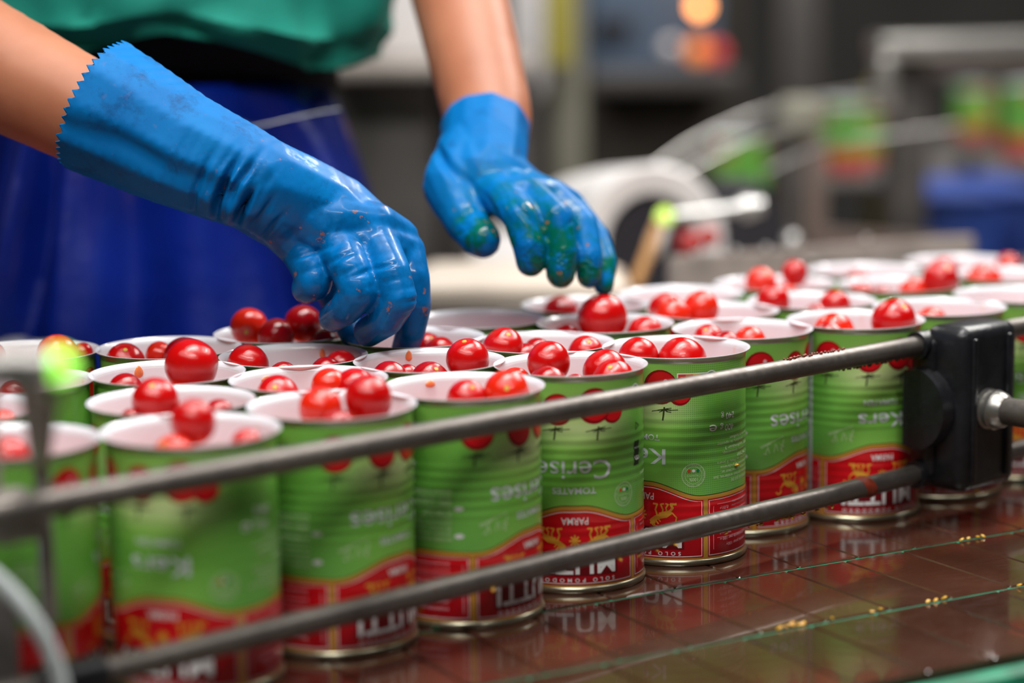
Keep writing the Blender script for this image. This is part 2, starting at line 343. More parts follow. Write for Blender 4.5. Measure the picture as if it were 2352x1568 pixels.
class Print:
    """flat artwork in millimetres (s round the can, z up), bent round the can at the end; the tins stand upside down, so text is turned by 180 degrees"""
    def __init__(s): s.items = []; s.mats = []
    def mi(s, m):
        if m not in s.mats: s.mats.append(m)
        return s.mats.index(m)
    def add(s, V_, F_, m, e): s.items.append((V_, F_, s.mi(m), e))
    def poly(s, pts, m, e):
        tr = mg.tessellate_polygon([[Vector((x, y, 0)) for x, y in pts]]); s.add(list(pts), [tuple(t_) for t_ in tr], m, e)
    def rect(s, x0, z0, x1, z1, m, e): s.add([(x0, z0), (x1, z0), (x1, z1), (x0, z1)], [(0, 1, 2, 3)], m, e)
    def disc(s, x, z, r, m, e, n=20, ry=None): ry = ry or r; s.add([(x+r*math.cos(2*PI*k/n), z+ry*math.sin(2*PI*k/n)) for k in range(n)], [tuple(range(n))], m, e)
    def ring(s, x, z, r, w_, m, e, n=28):
        V_ = [(x+q*math.cos(2*PI*k/n), z+q*math.sin(2*PI*k/n)) for q in (r, r-w_) for k in range(n)]
        s.add(V_, [(k, (k+1) % n, n+(k+1) % n, n+k) for k in range(n)], m, e)
    def stroke(s, pts, w_, m, e):
        for i, (a, b) in enumerate(zip(pts, pts[1:])):
            d = Vector((b[0]-a[0], b[1]-a[1])); 
            if d.length < 1e-6: continue
            n0 = Vector((-d.y, d.x)).normalized()*w_/2; d = d.normalized()*w_*.2
            s.add([(a[0]+n0.x-d.x, a[1]+n0.y-d.y), (b[0]+n0.x+d.x, b[1]+n0.y+d.y), (b[0]-n0.x+d.x, b[1]-n0.y+d.y), (a[0]-n0.x-d.x, a[1]-n0.y-d.y)], [(0, 1, 2, 3)], m, e)
    def text(s, txt, x, z, h, m, e, width=None, spacing=1.0, bold=0.0, ang=PI):
        V_, F_, x0, x1, y0, y1 = glyphs(txt, spacing, bold)
        cap = .70; k = h/cap; kx = (width/(x1-x0)) if width else k
        mx = (x0+x1)/2; ca, sa = math.cos(ang), math.sin(ang); out = []
        for vx, vy in V_:
            a, b = (vx-mx)*kx, (vy-cap/2)*k; out.append((x+a*ca-b*sa, z+a*sa+b*ca))
        s.add(out, F_, m, e)
    def build(s, name):
        bmA = bmesh.new(); lay = {}
        for V_, F_, mi, e in s.items: lay.setdefault(e, []).append((V_, F_, mi))
        for e, its in sorted(lay.items()):
            bm = bmesh.new()
            for V_, F_, mi in its:
                vs = [bm.verts.new((x, y, 0)) for x, y in V_]
                for f in F_:
                    if len(set(f)) < 3: continue
                    try: q = bm.faces.new([vs[i] for i in f]); q.material_index = mi
                    except ValueError: pass
            bm.normal_update()
            for f in [f for f in bm.faces if f.normal.z < 0]: f.normal_flip()
            grid_cut(bm, False)
            uvl = bm.loops.layers.uv.new('UVMap')
            for f in bm.faces:
                for l_ in f.loops: l_[uvl].uv = (l_.vert.co.x/CIRC, l_.vert.co.y/110)
            for v in bm.verts: v.co = bend(v.co.x, v.co.y, e)
            me = bpy.data.meshes.new('tmp'); bm.to_mesh(me); bm.free(); bmA.from_mesh(me); bpy.data.meshes.remove(me)
        me = bpy.data.meshes.new(name); bmA.to_mesh(me); bmA.free()
        for m in s.mats: me.materials.append(MATS[m])
        for p in me.polygons: p.use_smooth = True
        return me
mm = lambda deg: R(deg)*36.6
def wave(s):                    # top of the gold edge over the red field
    t_ = abs(((math.degrees(s/36.6)+90) % 180)-90)
    x = min(1, max(0, (t_-7)/43)); x = x*x*(3-2*x)
    return 44.5-7.5*x+(max(0, t_-52)/38)*.8
art = Print(); let = Print()
SS = [(-180+2*k) for k in range(181)]
def band(z0f, z1f, a0, a1, m, e, P=art, step=2.0):
    n = max(1, round((a1-a0)/step)); xs = [mm(a0+(a1-a0)*k/n) for k in range(n+1)]
    V_ = [(x, z0f(x)) for x in xs]+[(x, z1f(x)) for x in xs]; P.add(V_, [(k, k+1, n+2+k, n+1+k) for k in range(n)], m, e)
c_ = lambda v: (lambda x: v)
band(c_(2.6), wave, -180, 180, 'label_gold', .06)
band(wave, lambda x: wave(x)+.45, -180, 180, 'label_calyx', .06)
FACES = ((0, 'B'), (-180, 'A'), (180, 'A'))
def inrange(a): return -183 <= a <= 183
for fc, kd in FACES:
    def A_(d): return mm(max(-180, min(180, fc+d)))
    def bd(z0, z1, a0, a1, m, e):
        a0, a1 = max(-180, fc+a0), min(180, fc+a1)
        if a1 > a0: band(z0, z1, a0, a1, m, e)
    wv_ = lambda o: (lambda x: wave(x)-o)
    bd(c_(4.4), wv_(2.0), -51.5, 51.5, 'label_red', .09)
    bd(c_(5.1), c_(5.5), -50.3, 50.3, 'label_white', .12)
    bd(wv_(3.1), wv_(2.7), -50.3, 50.3, 'label_white', .12)
    for e0, e1 in ((-50.3, -49.7), (49.7, 50.3)): bd(c_(5.1), wv_(2.7), e0, e1, 'label_white', .12)
    for sg in (1, -1):
        lo, hi = (55.5, 90) if sg > 0 else (-90, -55.5)
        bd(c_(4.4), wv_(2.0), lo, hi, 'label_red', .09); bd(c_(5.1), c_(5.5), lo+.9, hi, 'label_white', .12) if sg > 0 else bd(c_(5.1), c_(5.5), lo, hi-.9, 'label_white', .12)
        bd(wv_(3.1), wv_(2.7), lo+.9*(sg > 0), hi-.9*(sg < 0), 'label_white', .12)
        e0 = 56.4 if sg > 0 else -57; bd(c_(5.1), wv_(2.7), e0, e0+.6, 'label_white', .12)
        e0 = 60.5 if sg > 0 else -61; bd(c_(8), c_(31), e0, e0+.5, 'label_pink', .12)
    def put(x, f):              # only items whose centre lies on the sheet
        if -CIRC/2+abs(0) <= x <= CIRC/2: f(x)
    X0 = mm(fc)
    def T(txt, x, z, h, m, e=.15, **k): 
        X = X0+x; w_ = k.get('width', h*len(txt)*.6)
        if abs(X) < CIRC/2-.1 or (fc == -180 and X > 0) : let.text(txt, X, z, h, m, e, **k)
        elif fc == -180 and x > -30: let.text(txt, X, z, h, m, e, **k)
    if fc == 180: pass
    # main face (drawn once, right across the seam of the sheet)
    if fc != 180:
        if kd == 'B':
            T('Kers', -.5, 58, 8.0, 'label_silver', width=27, bold=.012); T('TOMATEN', -.5, 68, 3.0, 'label_silver', width=21, bold=.02)
        else:
            T('Cerises', -3, 62.5, 9.5, 'label_silver', width=44, bold=.006); T('TOMATES', 0, 52.3, 3.2, 'label_silver', width=22, bold=.02)
        T('PARMA', 0, 36.9, 3.6, 'label_white', width=13.5, bold=.01)
        art.rect(X0-24, 9.0, X0+22.6, 21.0, 'label_dark_red', .12)
        T('MUTTI', -.7, 15, 10.0, 'label_white', width=44, bold=.022, spacing=1.08)
        T('SOLO POMODORO', -.7, 6.9, 1.9, 'label_white', width=43, spacing=1.9, bold=.02)
        # printed cherry tomatoes with calyxes
        for i, (tx, tz, tr) in enumerate(((-31, 94, 8.5), (-8, 93, 8), (20.5, 91, 6), (10.5, 94.5, 9.0))):
            e = .06+.015*i
            art.disc(X0+tx, min(tz, 107-tr), tr, 'label_tomato_dark', e, 26); art.disc(X0+tx+.5, min(tz, 107-tr)+.3, tr*.86, 'label_tomato', e+.01, 26)
            art.disc(X0+tx+tr*.3, tz+tr*.35, tr*.13, 'label_pink', e+.018, 10)
        for i, (tx, tz) in enumerate(((-32, 83.5), (-9, 83.5), (12.5, 83))):
            art.stroke([(X0+tx, tz+1), (X0+tx-.8, tz-5.5)], .85, 'label_calyx', .17)
            for a, l_ in ((-2.9, 7), (-2.4, 4), (-.8, 4.5), (-.15, 7), (.3, 4)):
                q = [(X0+tx, tz), (X0+tx+l_*.5*math.cos(a), tz+l_*.35*math.sin(a)), (X0+tx+l_*math.cos(a+.12), tz+l_*.5*math.sin(a+.1))]
                art.stroke(q[:2], .6, 'label_calyx', .17); art.stroke(q[1:], .35, 'label_calyx', .17)
        # gold lions either side of a flower
        for sg in (1, -1):
            def L(pts, w_): art.stroke([(X0+sg*x, z) for x, z in pts], w_, 'label_lion_gold', .13)
            L([(15.5, 29), (13, 27.2), (10, 26.6), (7.6, 25.6)], 2.6); L([(15.5, 29), (13, 28.4), (10, 27.6)], 2.0)
            L([(7.6, 25.6), (5.8, 24.2), (6.5, 23)], 2.4); L([(5.3, 25), (5.0, 22.5)], .7); L([(6.2, 24), (7.2, 21.9)], .8); L([(7.2, 25), (9.2, 22.6)], .8)
            L([(8, 26.5), (10.2, 23.8)], .6); L([(4.6, 24.4), (6.4, 21.6), (8.6, 21.5)], .6)
            L([(8.6, 27), (7.6, 30), (8.6, 33), (6.4, 33.2)], .9); L([(11, 27.4), (11.6, 30.3), (10.4, 33), (12, 33.3)], .8)
            L([(15.2, 29.4), (16.6, 31.2), (15.6, 33.2), (18.4, 33.3)], 1.3); L([(13.6, 29), (13.2, 31.2), (14.3, 33), (13, 33.4)], .8)
            L([(16.4, 28.6), (18.6, 26.2), (18.2, 23.6), (20.2, 22.8), (21.4, 24)], .7)
        for k in range(8): art.stroke([(X0, 27), (X0+2.6*math.cos(k*PI/4), 27+2.9*math.sin(k*PI/4))], .9, 'label_lion_gold', .13)
        art.disc(X0, 27, 1.3, 'label_lion_gold', .14, 12); art.stroke([(X0, 24), (X0, 21.8)], .5, 'label_lion_gold', .13); art.disc(X0, 22.6, .8, 'label_lion_gold', .14, 10)
    # items right of the face (as seen)
    if fc != 180:
        q = X0+27.5
        let.ring(q, 48.3, 6.3, .35, 'label_pale_green', .14); let.ring(q, 48.3, 4.6, .25, 'label_pale_green', .14)
        for k, m_ in ((-2.3, 'label_score_red'), (0, 'label_white'), (2.3, 'label_score_dark_green')): let.disc(q+k, 50.6, .85, m_, .16, 14)
        let.text('ITALIAANSE' if kd == 'B' else 'ITALIENS', q, 48.0, 1.35, 'label_pale_green', .15, width=7.6); let.text('100%', q, 45.9, 1.8, 'label_pale_green', .15, width=4.6, bold=.02)
        ring_txt = 'GECERTIFICEERDE PRODUCTIE TOMATEN VAN ' if kd == 'B' else 'PRODUCTION CERTIFIEE DE TOMATES '
        for k, ch in enumerate(ring_txt):
            if ch == ' ': continue
            a = -2*PI*k/len(ring_txt)+PI*1.5; let.text(ch, q+5.45*math.cos(a), 48.3+5.45*math.sin(a), 1.0, 'label_pale_green', .15, ang=a-PI/2)
        # nutrition score badge
        n0 = X0+29.4
        let.rect(n0-10.4, 95.6, n0+8.5, 101.8, 'label_white', .13)
        for k, (ch, m_) in enumerate((('E', 'label_score_red'), ('D', 'label_score_orange'), ('C', 'label_score_yellow'), ('B', 'label_score_green'))):
            let.rect(n0-9.8+3.9*k, 96.2, n0-9.8+3.9*(k+1), 101.2, m_, .15); let.text(ch, n0-7.85+3.9*k, 98.4, 2.6, 'label_white', .17)
        let.disc(n0+8, 98.7, 4.0, 'label_white', .16, 24); let.disc(n0+8, 98.7, 3.4, 'label_score_dark_green', .18, 24); let.text('A', n0+8, 98.7, 3.6, 'label_white', .20)
        if kd == 'B':
            let.text('400 g', X0+48, 71.6, 3.3, 'label_white', .15, width=10); let.text('240 g', X0+48.5, 77.6, 3.3, 'label_white', .15, width=10); let.text('e', X0+38.5, 71.4, 5.2, 'label_white', .15, width=4.6)
            rows = ['ENTIERES AU JUS DE', 'tomates cerises entieres, jus', 'de tomate, correcteur ac.', 'a consommer de preference', 'conserver au frais, 5 jours', 'IN TOMATENSAP', 'kerstomaten, tomatensap,', '(60%), voedingszuur: 3', 'dagen gebruiken, na opening', 'bewaren in koelkast']
        else:
            let.rect(X0+36, 61, X0+41.5, 73.5, 'label_black', .12); let.ring(X0+38.1, 65, 1.3, .55, 'label_white', .14, 16); let.ring(X0+40.0, 65, 1.3, .55, 'label_white', .14, 16)
            let.text('RECYCLABLE', X0+38.8, 70, 1.0, 'label_white', .14, width=4.8); let.ring(X0+39, 81, 2.6, .8, 'label_calyx', .14, 3)
            rows = ['INGREDIENTS: tomates', 'cerises, jus de tomate', 'acidifiant: E330', 'peut contenir traces', 'SERVICE CONSOMMATEUR', 'conserver dans un endroit', 'frais et sec', 'www.pomodoro', 'bien agiter']
        for k, rw in enumerate(rows):
            w_ = min(34, 1.12*len(rw)); let.text(rw, X0+71.2-w_/2, 43.3+2.5*k, 1.6, 'label_pale_green', .15, width=w_, bold=.02)
        info = ['moyennes pour 100g', 'voedingswaarde per 100 g', '78 kcal', 'vetten 0,1g', '2,7g 1,2g', '1,2g', '0,01g'] if kd == 'B' else ['conseils de cuisine', 'recette en 5 minutes', 'pour 4 personnes', 'sel 0,03g', 'sucre 3,9g', 'fibres 1,2g', 'proteines']
        for k, rw in enumerate(info): w_ = min(26, 1.2*len(rw)); let.text(rw, X0+(69-w_/2 if k < 2 else 43+w_/2), 9.6+3.3*k, 1.6, 'label_pink', .15, width=w_, bold=.02)
        for k in range(4): let.rect(X0+41, 13.8+6*k, X0+70, 14.0+6*k, 'label_pink', .15)
        # items left of the face
        q = X0-24
        art2 = [((-7, 50), (7, 55)), ((-6.5, 49.2), (-1, 51.5)), ((-4, 46), (-2.4, 50)), ((-1.6, 46), (-2.4, 49)), ((1, 46.5), (2, 51)), ((3.6, 47), (2.6, 50.5)), ((5.6, 46.5), (7.4, 53)), ((7, 46), (5, 49)), ((-5, 46), (-3, 45.6)), ((5, 50.5), (7.6, 49))]
        for a, b in art2: let.stroke([(q+a[0], a[1]), (q+b[0], b[1])], .45, 'label_pale_green', .15)
        xo = X0-mm(63)
        if xo > -CIRC/2+2: xs_ = [xo]
        else: xs_ = [xo+CIRC]
        for xo in xs_:
            if kd == 'A':
                for z in (45, 58): let.disc(xo, z, 2.3, 'label_white', .15, 18, 1.2)
                for k in range(8): let.text('jus de tomate cerises pelees', xo-14, 24+1.6*0-2.2*(k-3.5)+0, 1.2, 'label_pink', .15, width=18)
            else:
                let.rect(xo-6, 4, xo-1, 105, 'label_silver', .13)
                let.text('TOMATES CERISES ENTIERES', xo-3.6, 62, 2.2, 'label_black', .15, width=52, ang=PI/2)
            
art_me = art.build('label_artwork'); let_me = let.build('lettering')
# plain green wrap
bm = bmesh.new(); uvl = bm.loops.layers.uv.new('UVMap'); nz_ = int(105.6/DZ); rings = []
zs = [2.6]+[DZ*k for k in range(3, 93)]+[107.2]
for z in zs: rings.append([bm.verts.new(bend(-CIRC/2+CIRC*k/NS, z, .03)) for k in range(NS)])
for i in range(len(zs)-1):
    for k in range(NS):
        f = bm.faces.new((rings[i][k], rings[i][(k+1) % NS], rings[i+1][(k+1) % NS], rings[i+1][k]))
        for l_, (a, b) in zip(f.loops, ((k, i), (k+1, i), (k+1, i+1), (k, i+1))): l_[uvl].uv = (a/NS-.5, zs[b]/110)
wrap_me = bpy.data.meshes.new('label'); bm.to_mesh(wrap_me); bm.free(); wrap_me.materials.append(MATS['label_green'])
for p in wrap_me.polygons: p.use_smooth = True
# body: inner wall, rim, outer neck
bm = bmesh.new()
prof = [(0, .004), (.034, .004), (.0362, .006)]+[(.0362, .02+.02*k) for k in range(4)]+[(.0363, .1060), (.0368, .1077), (.0378, .1090), (.0386, .10965), (.0390, .1100), (.0391, .1098), (.0388, .1093), (.0378, .1086), (.0370, .1076), (.03655, .1062)]+[((rb(z)-.06)/1000, z/1000) for z in [DZ*k for k in range(92, 2, -1)]]+[(.0365, .0020)]
mi = [0]*9+[0]*3+[0]+[1]*(len(prof)-13)
lathe(bm, prof, NS, mi); body_me = mesh_of('body', bm, ('white_lacquer', 'rim_steel'))
bm = bmesh.new(); lathe(bm, [(0, .0016), (.034, .0016), (.0352, .0006), (.0362, 0), (.0372, .0003), (.0376, .0011), (.0376, .0022), (.0371, .0031), (.0366, .0034)], NS); seam_me = mesh_of('base_seam', bm, ('can_steel',))
bm = bmesh.new(); lathe(bm, [(0, .0), (.0355, .0), (.0358, -.004), (0, -.006)], 32); fill_me = mesh_of('filling', bm, ('tomato_pulp',))

# name: x, y, face kind, angle of the printed face from the camera (deg, right positive), phrase
CANS = {
 'A': (-.2146, .9076, 'B', 88, 'front-row can nearest the sensor post'),
 'B': (-.1397, .9273, 'B', -24, 'second front-row can from the sensor post'),
 'C': (-.0829, .9819, 'A', 50, 'third front-row can from the sensor post'),
 'D': (-.0235, 1.0267, 'A', 58, 'fourth front-row can from the sensor post'),
 'E': (.0294, 1.0865, 'A', 2, 'front-row can lettered Cerises'),
 'F': (.0865, 1.1365, 'B', -29, 'front-row can lettered 400 g'),
 'G': (.1281, 1.1977, 'A', 64, 'front-row can just beyond the 400 g can'),
 'H': (.1957, 1.227, 'B', 25, 'front-row can touching the black clamp'),
 'I': (.2527, 1.2747, 'B', -14, 'can directly behind the black clamp'),
 'J': (.3105, 1.3242, 'A', 20, 'half-cropped can beyond the black clamp'),
 'P1': (-.2598, 1.1518, 'A', 110, 'apron-side can behind the green sensor light'),
 'P2': (-.1847, 1.1585, 'B', 120, 'apron-side can behind the largest tomato'),
 'P3': (-.1730, 1.0777, 'A', 200, 'can holding the largest tomato'),
 'P4': (-.1591, .999, 'B', 150, 'can between the largest tomato and front row'),
 'P5': (-.2455, 1.058, 'B', -38, 'can with an orange streak behind the sensor post'),
 'P6': (-.256, .984, 'A', 140, 'cropped can beside the sensor rod'),
 'Q1': (-.1277, 1.2063, 'B', 100, 'can under the fingers of the cuffed glove'),
 'Q2': (-.1146, 1.1263, 'A', 170, 'can below and before the cuffed glove hand'),
 'Q4': (-.0426, 1.1036, 'B', 190, 'can with a juice drip behind the front row'),
 'Q5': (-.1001, 1.0537, 'A', 100, 'can with a broken orange tomato'),
 'R': (-.0539, 1.1835, 'A', 150, 'can that the cuffed glove reaches into'),
 'S1': (.0162, 1.1595, 'B', 170, 'can right behind the Cerises can'),
 'T1': (.0531, 1.2265, 'A', 100, 'can under the spread glove fingers'),
 'U1': (.1184, 1.2712, 'B', 120, 'can with three tomatoes heaped at one side'),
 'U2': (.1059, 1.3473, 'A', 190, 'white-lined can behind the heaped trio'),
 'V1': (.1821, 1.309, 'A', 170, 'can behind the front can touching the clamp'),
 'V2': (.1700, 1.3923, 'B', 100, 'farthest can before the grey side plate'),
 'V3': (.2469, 1.3777, 'A', 150, 'well-filled can behind the clamp can'),
 'V5': (.2380, 1.455, 'B', 170, 'blurred can in the farthest row'),
 'V4': (.3120, 1.497, 'B', 100, 'farthest can near the cropped edge'),
 'K': (.3288, 1.4203, 'A', 190, 'can between the farthest row and cropped can'),
 'W1': (-.0191, 1.251, 'A', 140, 'empty-looking can beside the cuffed glove fingers'),
 'W2': (.0450, 1.3040, 'B', 120, 'shaded can behind the pressed tomato'),
}
CLAB = {
 'A': 'open green and red can standing nearest the sensor post in the front row', 'B': 'open green and red can, second in the front row from the sensor post', 'C': 'open green and red can, third in the front row from the sensor post',
 'D': 'open green and red can, fourth in the front row from the sensor post', 'E': 'open green can with Cerises printed upside down above TOMATES', 'F': 'open green can with dotted print showing 400 g and 240 g',
 'G': 'open green can in the front row just beyond the 400 g can', 'H': 'open can with upside-down Kers beside the black rail clamp', 'I': 'open can standing directly behind the black rail clamp',
 'J': 'open can cut by the frame edge beyond the black rail clamp', 'P1': 'open can before the blue apron behind the glowing green sensor light', 'P2': 'open can before the blue apron behind the largest tomato',
 'P3': 'open can holding the largest glossy tomato', 'P4': 'open can between the largest-tomato can and the front row', 'P5': 'open can with an orange streak inside, half hidden by the sensor',
 'P6': 'open can cropped by the frame edge beside the sensor rod', 'Q1': 'open can of dark tomatoes under the curled fingers of the cuffed glove', 'Q2': 'open can before the one under the curled glove fingers',
 'Q4': 'open white-lined can with one orange juice drip', 'Q5': 'open can holding a broken orange tomato', 'R': 'open can that the cuffed glove reaches into', 'S1': 'open can standing right behind the Cerises can',
 'T1': 'open can holding the tomato pressed by the spread glove', 'U1': 'open can with three orange-red tomatoes heaped at one side', 'U2': 'wide-looking white-lined can behind the can of heaped tomatoes',
 'V1': 'open can right behind the front can that touches the clamp', 'V2': 'open can of the farthest row below the grey side plate', 'V3': 'well-filled open can behind the can at the clamp',
 'V5': 'blurred open can second from the frame edge in the farthest row', 'V4': 'blurred open can at the frame edge in the farthest row', 'K': 'open can with one big tomato dome near the frame edge',
 'W1': 'grey-shaded can with no tomato showing beside the curled glove', 'W2': 'shaded open can behind the tomato pressed by the spread glove'}
def facing(x, y, kd, psi): return math.atan2(-y, -x)+PI/2+R(psi)+(PI if kd == 'A' else 0)
proto = None
for nm, (x, y, kd, psi, ph) in CANS.items():
    e = empty('food_can', (x, y, 0), facing(x, y, kd, psi)); tag(e, CLAB[nm], 'can', 'open tomato cans on the conveyor')
    if proto is None:
        proto = [link('body', body_me, e), link('base_seam', seam_me, e), link('label', wrap_me, e), link('label_artwork', art_me, e), link('lettering', let_me, e)]
        fo = link('filling', fill_me, e); fo.location = (0, 0, .080); proto.append(fo)
        proto[2]['label'] = 'green printed wrap'; proto[0]['label'] = 'white lacquered inside and rim'
    else:
        for p in proto:
            c = p.copy(); S.collection.objects.link(c); c.parent = e
def drip(can, u, v, Y, w_, l_):
    x, y = CANS[can][:2]; p = at(u, v, Y); a = math.atan2(p.y-y, p.x-x); bm = bmesh.new()
    bmesh.ops.create_uvsphere(bm, u_segments=12, v_segments=8, radius=1)
    c = Vector((math.cos(a)*.0360, math.sin(a)*.0360, p.z)); T_ = Vector((-math.sin(a), math.cos(a), 0)); N_ = Vector((math.cos(a), math.sin(a), 0))
    for q in bm.verts: q.co = c+T_*q.co.x*w_*(1-.35*q.co.z)+N_*q.co.y*.0007+Vector((0, 0, q.co.z*l_))
    par = [o for o in S.objects if o.get('label') == CLAB[can]][0]
    o = obj('juice_drip', bm, 'juice_orange', par); o.matrix_parent_inverse = Matrix.Rotation(-par.rotation_euler.z, 4, 'Z'); return o
drip('Q4', 937, 815, 1.139, .0018, .0028); drip('Q2', 740, 811, 1.16, .0016, .0028); drip('P3', 310, 850, 1.112, .0024, .003); drip('Q5', 590, 866, 1.087, .003, .0016); drip('D', 980, 878, 1.062, .0026, .0016)

# ------------------------------------------------------------------ tomatoes: can, pixel centre, pixel radius, offset back from the can's middle, material, wording, scar
TOM = [
 ('A', 20, 1052, 50, -.006, 'r', 'single red'),
 ('B', 444, 969, 53, -.004, 'r', 'whole round'), ('B', 400, 1048, 50, -.016, 'o', 'sunken orange-red'), ('B', 568, 1022, 38, -.004, 'r', 'far-side low'),
 ('C', 736, 938, 50, -.010, 'o', 'smaller glossy'), ('C', 845, 916, 58, -.004, 'r', 'larger glossy'), ('C', 775, 986, 46, -.022, 'd', 'sunken dark'),
 ('D', 1072, 918, 47, -.006, 'r', 'deep red'), ('D', 1164, 902, 53, -.004, 'o', 'orange-red scarred', (0, -12, -.02)),
 ('E', 1260, 832, 50, .004, 'r', 'tall round'), ('E', 1258, 887, 47, -.016, 'd', 'low front'), ('E', 1390, 852, 52, .006, 'r', 'rear of the paired'), ('E', 1410, 874, 50, -.010, 'r', 'front of the paired'), ('E', 1185, 878, 36, .004, 'o', 'torn'), ('E', 1322, 886, 28, -.012, 'd', 'smallest'),
 ('F', 1466, 820, 46, .000, 'r', 'smaller round'), ('F', 1566, 832, 58, .002, 'r', 'larger wrinkled'),
 ('G', 1627, 782, 38, .006, 'r', 'rear'), ('G', 1722, 789, 40, .000, 'o', 'yellow-spotted'), ('G', 1668, 796, 36, -.006, 'd', 'sunken middle'),
 ('H', 1915, 766, 48, .006, 'o', 'rear split'), ('H', 1903, 780, 40, -.010, 'd', 'front split'), ('H', 2053, 738, 52, .000, 'r', 'tall round'),
 ('I', 2139, 743, 38, -.004, 'o', 'single orange-red'),
 ('P1', 132, 815, 48, .000, 'o', 'orange-red'), ('P1', 190, 810, 24, .006, 'r', 'small'), ('P1', -18, 818, 32, .000, 'd', 'cropped'),
 ('P2', 288, 833, 46, -.004, 'r', 'lone'), ('P2', 424, 824, 50, .002, 'd', 'half-hidden'), ('P2', 366, 816, 32, .010, 'o', 'pale brownish'),
 ('P3', 440, 838, 61, -.004, 'r', 'large glossy wet'), ('P3', 288, 898, 42, -.004, 'd', 'sunken'),
 ('P4', 357, 922, 55, .000, 'r', 'round'), ('P4', 503, 952, 36, .000, 'd', 'sunken dark'), ('P4', 302, 966, 28, -.008, 'd', 'barely showing'),
 ('P5', 30, 908, 34, .000, 'd', 'barely showing'), ('P6', 6, 976, 36, .000, 'o', 'low'),
 ('Q1', 572, 750, 44, .000, 'o', 'yellow-scarred', (-2, 14, -.03)), ('Q1', 634, 773, 43, -.016, 'd', 'front middle'), ('Q1', 697, 743, 43, .002, 'd', 'dark shaded'), ('Q1', 746, 790, 36, -.010, 'd', 'half-sunken shaded'),  # on 'dark shaded', the darker red stands in for the hand's shade
 ('Q2', 570, 838, 48, .000, 'r', 'tallest glossy'), ('Q2', 650, 866, 36, -.008, 'd', 'small middle'), ('Q2', 750, 858, 39, -.010, 'd', 'front of the paired'), ('Q2', 783, 840, 37, .006, 'r', 'rear of the paired'),
 ('Q4', 895, 872, 44, -.004, 'd', 'wrinkled end'), ('Q4', 936, 866, 30, .006, 'd', 'small tucked-in'), ('Q4', 987, 876, 46, -.008, 'd', 'middle sunken'), ('Q4', 1074, 826, 50, .000, 'r', 'tall round', (-7, -45, .0)),
 ('Q5', 638, 914, 53, -.004, 'r', 'yellow-scarred', (-2, -27, -.03)), ('Q5', 757, 888, 44, .000, 'o', 'broken orange'), ('Q5', 815, 897, 52, .000, 'r', 'glossy whole'),
 ('R', 982, 797, 34, .006, 'r', 'rear'), ('R', 1012, 810, 37, -.006, 'r', 'front'),
 ('S1', 1156, 800, 48, -.004, 'r', 'biggest scarred', (13, -33, .0)), ('S1', 1234, 806, 31, .010, 'd', 'small rear'), ('S1', 1208, 822, 34, -.004, 'd', 'low middle'), ('S1', 1346, 813, 43, .000, 'r', 'lone far-side'),
 ('T1', 1384, 731, 57, -.002, 'r', 'big round fingertip-pressed'), ('T1', 1482, 769, 43, -.002, 'r', 'partly sunken'), ('T1', 1302, 778, 34, -.004, 'd', 'low dark'),
 ('U1', 1545, 727, 44, -.010, 'o', 'front orange'), ('U1', 1528, 712, 40, .008, 'r', 'rear red'), ('U1', 1610, 708, 41, .000, 'o', 'tallest yellow-flecked'),
 ('V1', 1776, 692, 38, -.002, 'r', 'tall round'), ('V1', 1917, 703, 37, .000, 'r', 'far-side domed'), ('V1', 1874, 728, 30, -.008, 'd', 'low middle'),
 ('V2', 1748, 650, 36, -.002, 'o', 'orange'), ('V2', 1825, 628, 31, .010, 'r', 'high red'), ('V2', 1808, 676, 24, -.004, 'o', 'low small'),
 ('V3', 1976, 682, 33, -.004, 'r', 'near-side low'), ('V3', 2024, 688, 30, -.012, 'd', 'lowest'), ('V3', 2160, 643, 43, .002, 'r', 'tall glossy'), ('V3', 2098, 672, 34, .002, 'o', 'brownish middle'),
 ('V5', 1968, 648, 30, .000, 'd', 'low blurred'), ('V5', 2170, 622, 32, .000, 'r', 'high blurred'),
 ('K', 2259, 651, 44, .000, 'o', 'big domed'), ('V4', 2316, 611, 30, .000, 'r', 'blurred'),
 ('W2', 1288, 721, 42, .004, 'd', 'dark domed'),
]
bm = bmesh.new(); bmesh.ops.create_uvsphere(bm, u_segments=36, v_segments=24, radius=1)
tom_me = []
for k in range(4):
    b2 = bm.copy()
    for v in b2.verts:
        n_ = noise.noise(v.co*1.1+Vector((k*9, 0, 0))); d_ = 1+.035*n_+.008*noise.noise(v.co*5+Vector((k, k, 0)))
        z_ = v.co.z; dimple = -.06*math.exp(-((1-z_)/.03)**1)*(1 if z_ > 0 else 0)
        v.co = v.co*(d_+dimple)
    me = mesh_of('cherry_tomato', b2); tom_me.append(me)
bm.free()
tmesh = {}
def tomato_mesh(i, m):
    if (i, m) not in tmesh:
        c = tom_me[i].copy(); c.name = 'cherry_tomato'; c.materials.append(MATS[m]); tmesh[(i, m)] = c
    return tmesh[(i, m)]
placed = []
for i, row in enumerate(TOM):
    can, u, v, rp, dy, mk, word = row[:7]; x, y = CANS[can][:2]
    p = at(u, v, y+dy); r_ = rp*mpx(p)
    # keep it inside the can mouth
    d = Vector((p.x-x, p.y-y)); lim = .0358-r_ if p.z < .114 else 9
    placed.append([can, p, r_, mk, word, row[7] if len(row) > 7 else None])
